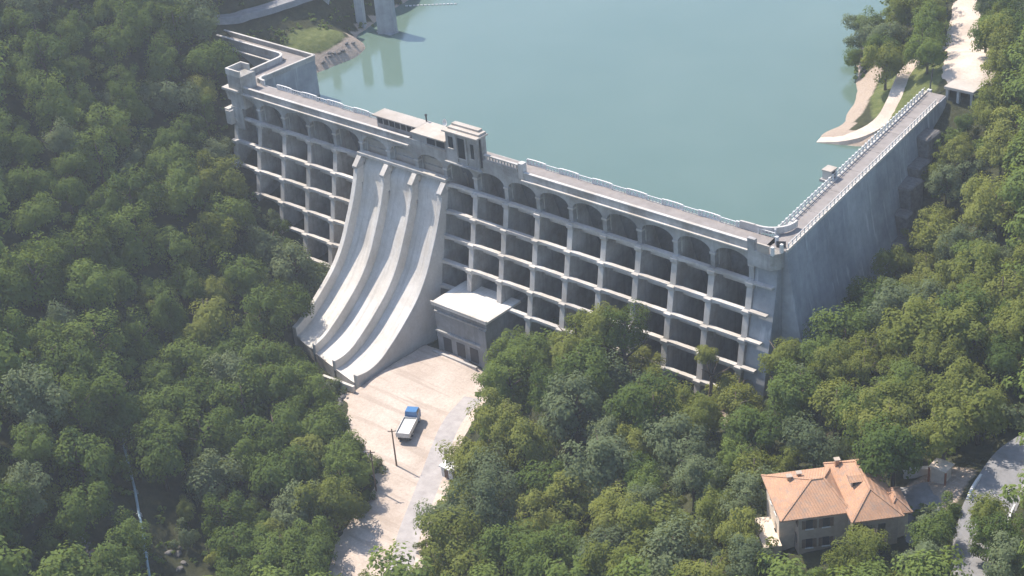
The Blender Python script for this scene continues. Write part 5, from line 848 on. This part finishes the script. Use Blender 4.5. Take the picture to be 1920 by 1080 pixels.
UNDER=[(146.1,-41.9,-1.8,2.6,1.1),(65.2,-55.8,-27.8,3.3,1.3),(118.4,-12.9,-3.3,3.2,1.2),(17.3,-5.4,-30.7,2.9,1.6),(115.4,16.5,0,2.8,1.3),(56.7,-66.3,-31,3.3,1.3),(94.7,29.2,-7.7,2.7,1.4),(109,-0.9,-4.3,3,1.3),(-61.4,-31.5,-5.9,3.3,1.7),(-102,-31.3,22,3.5,1.8),(-8.9,-60.9,-30,3.4,1.5),(71.2,-11.4,-22.7,3.4,1.4),(-88.1,0.7,7.6,4.7,1.8),(-52,-53,-6.8,3.1,1.6),(98.5,-5.9,-7.8,3,1.3),(82.6,-25.7,-17.3,2.6,1.3),(-107.1,8,18.5,3.6,1.9),(-1.5,-94.7,-22.6,3.1,1.3),(7.9,-104.5,-23.8,2.6,1.3),(80.1,-35.1,-18.7,2.4,1.2),(-23.5,-73.3,-17.3,3.2,1.4),(57.6,-34.9,-23.9,2.7,1.3),(66,-64.3,-28.9,2.7,1.2),(9.7,-96.9,-27.9,3.2,1.3),(123.7,-34.6,-5.5,2.8,1.1),(61.6,116.9,9.8,4.1,1.7),(94.1,-22.1,-13,3.1,1.2),(100.4,-25,-10.6,3,1.2),(40.8,90.1,-0.7,3.4,1.7),(75.9,67.1,3.1,3.4,1.5),(107.6,23.8,-1.6,3.2,1.3),(-2.8,-84.2,-25.9,2.6,1.3),(-2.5,-43.5,-32.5,2.9,1.4),(64.6,-6.8,-23.5,3.5,1.3),(-30.9,-67.3,-15.2,3.2,1.4),(17.7,-46.5,-31.6,2.9,1.3),(117.1,-19.6,-4.2,2.6,1.1),(15.3,-79.5,-33.5,2.9,1.3),(57.4,-11.9,-23.9,2.6,1.3),(31.4,-26.7,-28.2,2.8,1.3),(59.6,-26.1,-22.1,3.1,1.2),(93.4,17.5,-10.9,2.7,1.3),(97.2,33.1,-4.9,2.9,1.3),(23.2,-17.9,-30.9,3.2,1.4),(-32,-79.3,-8.9,2.9,1.3),(-8.6,-87.3,-21.2,2.9,1.3),(2.2,-100.5,-22.3,2.8,1.2),(43.1,-29.2,-22.8,3.2,1.3),(52.5,-17.7,-20.1,3.1,1.3),(19.2,-48.1,-31.6,3,1.3),(78.9,35.7,-14.9,3.1,1.3),(86.2,27.9,-12.9,2.5,1.3),(96.2,-6.4,-8.7,2.4,1.2),(40.2,-49,-31.1,2.5,1.2),(35.2,-34.6,-29.2,3.1,1.3),(75.7,-35.4,-20.1,2.5,1.1),(68.9,-12,-22.8,2.7,1.2),(65.6,98.3,9.6,3.6,1.5),(51.8,-32.5,-23,2.6,1.2),(-35.1,-52.7,-18.2,2.9,1.4),(-41.3,-82.2,-2.1,3.1,1.3),(76.7,76.1,6.3,3.2,1.4),(-33,-52.4,-19.7,2.8,1.4),(100.6,14.7,-7.6,2.8,1.2),(20.4,-88.1,-33.5,2.5,1.2),(90.9,14,-12.3,2.5,1.2),(20.2,-83.6,-33.8,2.8,1.2),(-60,-44.2,-4,3,1.4),(-22.7,-38.1,-29.5,3.1,1.4),(83.2,-27.4,-17.2,2.7,1.1),(21.6,-89.9,-33.4,2.6,1.1),(-29,-18.6,-29.5,3,1.4),(123.7,-7,-2.2,2.6,1),(21.3,-5.9,-31.1,2.9,1.3),(78.7,-8,-21.4,2.9,1.1),(-34.1,-20.2,-26.9,3.1,1.4),(24.1,-84.3,-33.9,2.7,1.1),(69.8,-51.4,-25.6,2.6,1),(119.8,-20.1,-3.7,2.4,1),(50.5,-64.9,-31.4,2.6,1.1),(-27.6,-36.4,-27.4,3.1,1.3),(-83.4,15.5,5.6,3.5,1.5),(-57,-5.8,-16.1,3.3,1.4),(-90.9,-37.8,14.9,3.2,1.4),(-51,-34.7,-11.8,3.3,1.3),(19.8,-8.4,-31.1,2.4,1.2),(81.4,74.5,6.6,3.4,1.3),(54.3,83.6,5,3,1.4),(14.1,-47.1,-31.8,2.8,1.2),(-23.8,-59.6,-22.9,2.6,1.2),(-8.6,-82,-23.3,2.5,1.1),(-59.1,-4.8,-14.8,3,1.4),(12.5,-113.5,-22.4,2.6,1),(-53.4,-40.1,-9.2,2.5,1.3),(-18.6,-66.9,-23.3,2.8,1.2),(-32.7,-22.1,-27.3,2.4,1.3),(27.9,-19.2,-29.9,2.7,1.2),(46.6,113.7,7.9,2.9,1.4),(47.6,-15.9,-20.7,2.8,1.1),(91.1,51.3,-0.8,3,1.2),(-18.9,-29.8,-31.3,2.6,1.3),(72.4,99.4,10.1,2.9,1.3),(22.5,-4.5,-31,2.5,1.2),(39.5,128.7,5.7,2.9,1.5),(9.3,-65.4,-33.2,2.6,1.1),(93.8,-43.2,-14.3,2.4,0.9),(-72.6,-20.9,-1.6,3.2,1.3),(29.5,-18.2,-29.5,2.5,1.1),(15.8,-46.7,-31.7,2.7,1.1),(-79.2,-24.9,4.1,3.1,1.3),(48.2,-32.7,-23.4,2.5,1.1),(24.1,-59.6,-32.3,2.7,1.1),(65,-19.5,-22.3,2.5,1),(38.6,120.5,5.1,2.7,1.4),(82.4,62.6,2.3,2.7,1.2),(97,35.3,-4.2,2.8,1.1),(87,20.5,-13.6,2.7,1.1),(-71.1,-32.9,0.4,3.2,1.3),(-29.7,-60.8,-18.8,2.7,1.2),(91.1,36.9,-7.8,2.8,1.1),(-7.6,-33.3,-31.8,3,1.2),(49.2,-52.1,-30.2,2.5,1),(-96.1,14.8,11.1,3.5,1.4),(82,26.3,-15.2,2.6,1.1),(-103.2,30.4,13.8,2.8,1.4),(-55.7,-51.6,-4.9,2.6,1.2),(-92.2,-16.3,12.5,2.9,1.3),(61.8,84.7,8.8,2.9,1.2),(61.2,87,8.8,3.1,1.2),(-48.6,-10.9,-20.5,2.7,1.3),(-51.3,-42.9,-9.9,3,1.2),(-6.2,-61.4,-30.9,2.6,1.1),(50.9,99.5,6.9,2.9,1.3),(6.8,-61,-33.1,2.5,1),(45,-57.3,-31.4,2.4,1),(-8.9,-103.4,-13.8,2.5,1),(-60,-38.8,-5.2,2.5,1.2),(-105,-5.5,19.8,3,1.3),(79,33.6,-15.3,2.4,1.1),(42.3,119.3,6.6,3.4,1.3),(49.9,-5.1,-26.9,2.6,1),(79.5,84.5,10.3,2.7,1.1),(-37,-81.6,-4.8,2.7,1),(-82.7,1.4,3.9,3.2,1.3),(-100.4,45.3,13.7,2.6,1.4),(20.5,-71.3,-33.5,2.4,1),(-94.3,-10.6,13.2,2.6,1.2),(18.7,-10.3,-31,2.6,1),(-23.7,-85.7,-11.5,2.4,1),(-42.2,-42.4,-16.4,2.4,1.1),(34,107.5,0.6,2.9,1.2),(-44.2,-73.3,-4.2,2.6,1),(50.1,129.4,8.7,2.9,1.2),(-80.1,-23.4,4.5,3,1.2),(-35.7,-31.8,-23.3,2.8,1.1),(72.7,97.2,10.3,2.6,1.1),(-103.9,-3.1,18.5,2.7,1.2),(-103.1,-6.1,18.6,2.9,1.2),(-81.6,-33.1,7.5,2.6,1.1),(-10.3,-59.2,-29.9,2.5,1),(47.5,98.6,5.6,2.8,1.1),(43.5,120.7,7.1,2.7,1.2),(-63.8,-31.7,-4.5,2.7,1.1),(-68.4,-51.4,2.8,2.7,1),(-54.2,-7.2,-17.7,2.8,1.1),(-109.6,1.8,21.4,2.6,1.2),(-42.3,-38.7,-17.2,2.5,1),(-79.6,-16.2,2.7,2.5,1.1),(-106.3,17.8,16.3,3,1.2),(73.5,95.4,10.5,2.7,1),(39.4,95.1,0.4,2.4,1.1),(-100.7,-7.4,17.2,2.8,1.1),(40.6,92.9,0.3,2.6,1),(-99,41.5,12.8,2.7,1.1),(-102.2,7.5,15.5,2.5,1.1),(58.7,111.7,9.5,2.5,1),(-92.7,-11.7,12.2,2.5,1),(-70.6,1.6,-4.4,2.4,0.9),(-100.2,13.9,13.4,2.4,0.9)]
WOOD=[(38.5,-87.1,-33.8,11.5,5.8),(-108.8,28.2,16.6,12.7,5.6),(-97.3,-38.3,19.5,11.7,5.6),(-106.4,-11.6,21.9,12.6,5.4),(13.6,-107.2,-25.9,10.8,5.8),(-5.8,-106.8,-14.2,11.6,5.2),(28.2,-93.4,-34.1,9.3,4.5),(-106.3,36.1,15.3,11.9,5.7),(-114.5,-0.7,25.3,11.6,5.8),(58,-80.4,-32.6,11.8,5.2),(-108,-2.6,21.3,11.1,4.3),(-104.7,12.7,16.2,11.5,5.5),(46.1,-81.2,-33.2,10.8,4.6),(-102.7,2,16.8,13.3,5.8),(-64.7,-61.9,3.5,9.8,5.1),(-73.3,-60.2,7.8,13.4,5.8),(-24.7,-90.5,-8.8,13.2,5.7),(-114.3,-14.5,28,13.4,5.2),(-58,-67.7,1.5,13.2,5.8),(-14.5,-98.9,-12.2,9.6,4.4),(-35.6,-87.4,-3.1,11.5,5.8),(-98.5,26.7,11.4,12.4,5.2),(-20.5,-99.2,-8,9.1,4.1),(-111.4,20,18.9,9.2,4),(-87.8,-43,13.5,13.2,5.8),(-50.2,-73.5,-0.7,10.1,4.6),(10.8,-118.2,-18.9,12.5,5.8),(18.1,-119.2,-23.1,10.3,4.3),(-115.7,-21.4,30.2,9.3,5),(3.1,-116.9,-14.6,13.1,5.8),(-98.9,34.2,12,11.4,5),(-115.8,-29.2,31.5,11.3,5.8),(-86.4,-52,14,12.2,5.6),(-114.3,7.2,23.3,11.3,5.1),(56.5,-72.6,-31.8,11.8,5.8),(-47.5,-80.6,0.6,9.5,5),(-100.4,19.1,12.9,11.3,5.8),(24.8,-101.8,-32.6,13.5,5.7),(-108,-31.6,26.3,10.1,5.4),(64,-74,-30.7,9,4),(18.4,-128.2,-18.9,11.8,5.8),(68.3,-68.2,-28.8,9.3,4),(20,-112.5,-27.3,12.3,5.7),(-79.6,-55.5,10.5,10.7,4.6),(35.1,-94.6,-34.7,12.7,5.3),(-112,-7.6,25.1,9.4,4),(-108.1,-23,25.2,9.8,3.7),(51.2,-86.5,-33.9,13.1,5.8),(139.1,-60.6,-5.1,10.6,5.2),(111.7,-65.2,-10.6,9.1,4.1),(103.6,39.3,1.8,12.1,4.8),(136.5,-21.2,-2.1,9.3,3.8),(63.2,128.9,10.5,8.6,4.2),(119,19.1,2,10.3,5),(144.7,-37.1,-1.5,9.3,4.3),(35.6,126.1,3.7,9.2,3.9),(70,121.2,10.9,12.3,5.1),(79.8,99.3,11.1,11.1,5.3),(128.1,-56.3,-6.7,8.1,3.7),(107.5,33.4,1.9,9.8,4.8),(85.8,-65.5,-21.3,11.3,4.5),(95.6,59.7,5.7,8.5,4.2),(76,108.5,10.6,9.9,4.7),(34.3,116.9,2.5,11.9,5.8),(78,-72.9,-26.1,12,5.8),(101.4,-67.1,-14.3,11.1,5.8),(95.3,65.8,8,9.8,4.5),(140.1,-30.5,-1.9,10.8,5),(106.1,47.8,6.3,9.8,4.5),(122,-67.4,-8.6,10.3,5.2),(88.4,76.7,9.5,8.4,3.9),(127.7,2.7,-0.3,11.8,5.6),(151.5,-53.8,-1.2,11.4,4.8),(89.9,-70.8,-20.1,10.1,4.2),(119.6,-61.1,-8.3,10.5,4.3),(127.9,-4.8,-2.2,9.2,4.8),(97.2,52.5,3.2,9.9,5.2),(41.4,115.6,6,8.4,4),(69.7,-75.2,-29.4,11.1,4.4),(52.1,124.3,9,10.6,5.6),(50.6,-77,-32.8,8.6,3.7),(150,-44.9,-0.9,10,5.4),(30.8,129.3,0.7,8.5,3.7),(128.1,-63.7,-7.2,11.8,5.2),(62.3,122.7,10,10.6,4.6),(56.9,119.6,9.5,8.1,3.9),(135.2,-52.4,-5.4,9.7,4.4),(86.8,87.9,11.8,9.8,4.8),(83.7,81.2,9.9,9.6,4.6),(74.2,114.1,10.8,10.6,4),(80.8,88.6,11.1,8.5,4.2),(114.2,27.7,3,9,3.7),(101.6,-74.4,-15.3,11.5,5.1),(155.5,-59,-0.2,12,4.7),(110.5,-73.4,-12.1,12.5,5.7),(122.9,12,1.3,8.9,3.8),(88.6,70,7.2,10.2,5.4),(137.1,-13.8,-1.3,12,5.8),(104.4,54.6,7.7,12.3,5.7),(95.2,72.9,10.2,10,5.3),(114.6,34.2,5.8,12.5,5.8)]
for n_,(x,y,z,h,r) in enumerate(TREES):
    where,grp=zone(x,y,z); gq=random.random()
    right=x>40; sp_=(0 if gq<.30 else 1 if gq<.86 else 2) if right else (0 if gq<.76 else 1 if gq<.88 else 2)
    z=gz(x,y)
    t=thing('broadleaf_tree','tree','tree',(x,y,z),grp,random.uniform(0,6.28),world=False)
    TL_.append((t,sp_,where,h*.6)); tr=mesh_obj('trunk',TRUNK[n_%4]); tr.parent=t; tr.scale=(h,h,h)
    opts=[c for c in CROWN if c[0]==sp_]; c=mesh_obj('crown',opts[n_%len(opts)][1]); c.parent=t
    c.location=(0,0,h-r*1.02); c.scale=(r*random.uniform(.92,1.08),r*random.uniform(.92,1.08),r*random.uniform(.95,1.15))
for n_,(x,y,z,h,r) in enumerate(SHRUBS):
    where,grp=zone(x,y,z); k=n_%6; z=gz(x,y); right=x>40
    if right and SHR[k][0]==0 and random.random()<.6: k=1
    if not right and SHR[k][0]==1 and random.random()<.6: k=0
    t=mesh_obj('shrub',SHR[k][1]); t.location=(x,y,z+h*.36); t.rotation_euler=(0,0,random.uniform(0,6.28)); t.scale=(h*.52,h*.52,h*.62)
    tag(t,'shrub','shrub',grp.replace('trees','shrubs')); SL_.append((t,SHR[k][0],where,0))
for lab,L in BO.items():
    L.sort(key=lambda o:picture(o)[0])
    for n,o in enumerate(L): o['label']=lab+', '+('leftmost' if n==0 else 'rightmost' if n==len(L)-1 else ORD[n]+' from left')
single_out(TL_,'tree'); single_out(SL_,'shrub')
def near(L,x,y): return min(L,key=lambda it:(it[0].location.x-x)**2+(it[0].location.y-y)**2)[0]
near(TL_,69,-8.5)['label']='slender lone tree standing in front of the last bays of the dam'
near(TL_,46,-12)['label']='tall tree rising highest against the middle bays of the dam'
near(TL_,5,-77)['label']='small round pale tree right of the pipe in the dark gully'
# undergrowth: one mass of low leaves on the forest floor
g=np.random.default_rng(5); Q=[];NN=[];TT=[]
pos=[(x,y,h) for x,y,z,h,r in UNDER]
cand=np.c_[g.uniform(-130,170,9000),g.uniform(-130,125,9000)]
keep=np.ones(len(cand),bool)
for P_ in (GRAVEL,): keep&=sdist(cand[:,0],cand[:,1],P_)<-1.0
cxx,cyy=cand[:,0],cand[:,1]
keep&=~((cxx>-26)&(cxx<28)&(cyy>-34)&(cyy<24)); keep&=~((cxx>-65)&(cxx<80)&(cyy>-8)&(cyy<24)); keep&=~((cxx>-96)&(cxx<-59)&(cyy>15)&(cyy<24))
keep&=~((cyy>9)&(cxx>-72)&(cxx<67)&(hgt(cxx,cyy)<-.4)); keep&=~((cyy>20)&(cyy<56)&(cxx>-80)&(cxx<-66)); keep&=~((cyy>24)&(cyy<90)&(np.abs(cxx+92-np.where(cyy<30,-2,0))<4))
keep&=~((cyy>52)&(cxx>44)&(cxx<72)&(cyy<100)); wx=77.6-(cyy-3)*.12; keep&=~((cyy>0)&(cyy<74)&(cxx>60)&(cxx<wx+5))
for poly,wd in (([(150,-64),(140,-48),(133,-34),(130.6,-24),(130.4,-14),(134,-3),(142,8),(156,18)],5),([(69,79),(66,90),(60,101),(53,114),(50,126)],4.5)):
    for a,b in zip(poly[:-1],poly[1:]):
        a,b=np.array(a),np.array(b); t=np.clip(((cand-a)@(b-a))/((b-a)@(b-a)),0,1); keep&=np.hypot(*(cand-a-t[:,None]*(b-a)).T)>wd
hu=(cand-np.array(O))@np.array(U); hv=(cand-np.array(O))@np.array(V); keep&=~((hu>-5)&(hu<23)&(hv>-4)&(hv<13)); keep&=sdist(cxx,cyy,GARDEN)<0
cand=cand[keep]; pos+=[(x,y,1.2+.9*g.random()) for x,y in cand]
pz=ground_z(np.array([p[0] for p in pos]),np.array([p[1] for p in pos]))
tmpl=[leaves(6,9,1.0,.7,600+k,.26) for k in range(6)]
for (x,y,h),z in zip(pos,pz):
    q,N,T=tmpl[g.integers(6)]; a=g.uniform(0,6.28); s=h*.62; Rm=np.array([[math.cos(a),-math.sin(a),0],[math.sin(a),math.cos(a),0],[0,0,1]])
    Q.append(q@Rm.T*s+np.array([x,y,z+s*.35])); NN.append(N@Rm.T); TT.append(np.clip(T*.6+g.random()*.8,0,1.6))
wq=[leaves(24,76,1.0,1.0,700+k,.075,.15,(.26,.42)) for k in range(4)]; A_=[[],[],[]]
for x,y,z,h,r in WOOD:
    q,N,T=wq[g.integers(4)]; a=g.uniform(0,6.28); Rm=np.array([[math.cos(a),-math.sin(a),0],[math.sin(a),math.cos(a),0],[0,0,1]]); z=gz(x,y)
    A_[0].append(q@Rm.T*np.array([r,r,r*1.1])+np.array([x,y,z+h-r])); A_[1].append(N@Rm.T); A_[2].append(np.clip(T*.5+g.random()*.9,0,1.5))
kind(link('woodland',crown_mesh('woodland',LEAF[0],*[np.vstack(A_[0]),np.vstack(A_[1]),np.concatenate(A_[2])])),'stuff','smaller and farther trees filling the wooded slopes','woodland')
me=crown_mesh('undergrowth',LEAF[0],np.vstack(Q),np.vstack(NN),np.concatenate(TT)); kind(link('undergrowth',me),'stuff','low leafy undergrowth covering the wooded slopes','undergrowth')
# ------------------------------------------------------------------ haze
HAZE=.00024
if HAZE>0:
    mb=MB().box(-520,540,-520,530,-46,160); me=bpy.data.meshes.new('haze'); me.from_pydata(mb.v,[],mb.f)
    m=bpy.data.materials.new('haze'); m.use_nodes=True; n=m.node_tree; n.nodes.remove(n.nodes['Principled BSDF'])
    pv=n.nodes.new('ShaderNodeVolumePrincipled'); pv.inputs['Color'].default_value=(.86,.92,1,1); pv.inputs['Density'].default_value=HAZE; pv.inputs['Anisotropy'].default_value=.25
    n.links.new(pv.outputs[0],n.nodes['Material Output'].inputs['Volume']); me.materials.append(m); kind(link('haze',me),'stuff','thin pale summer haze in the valley air','haze')
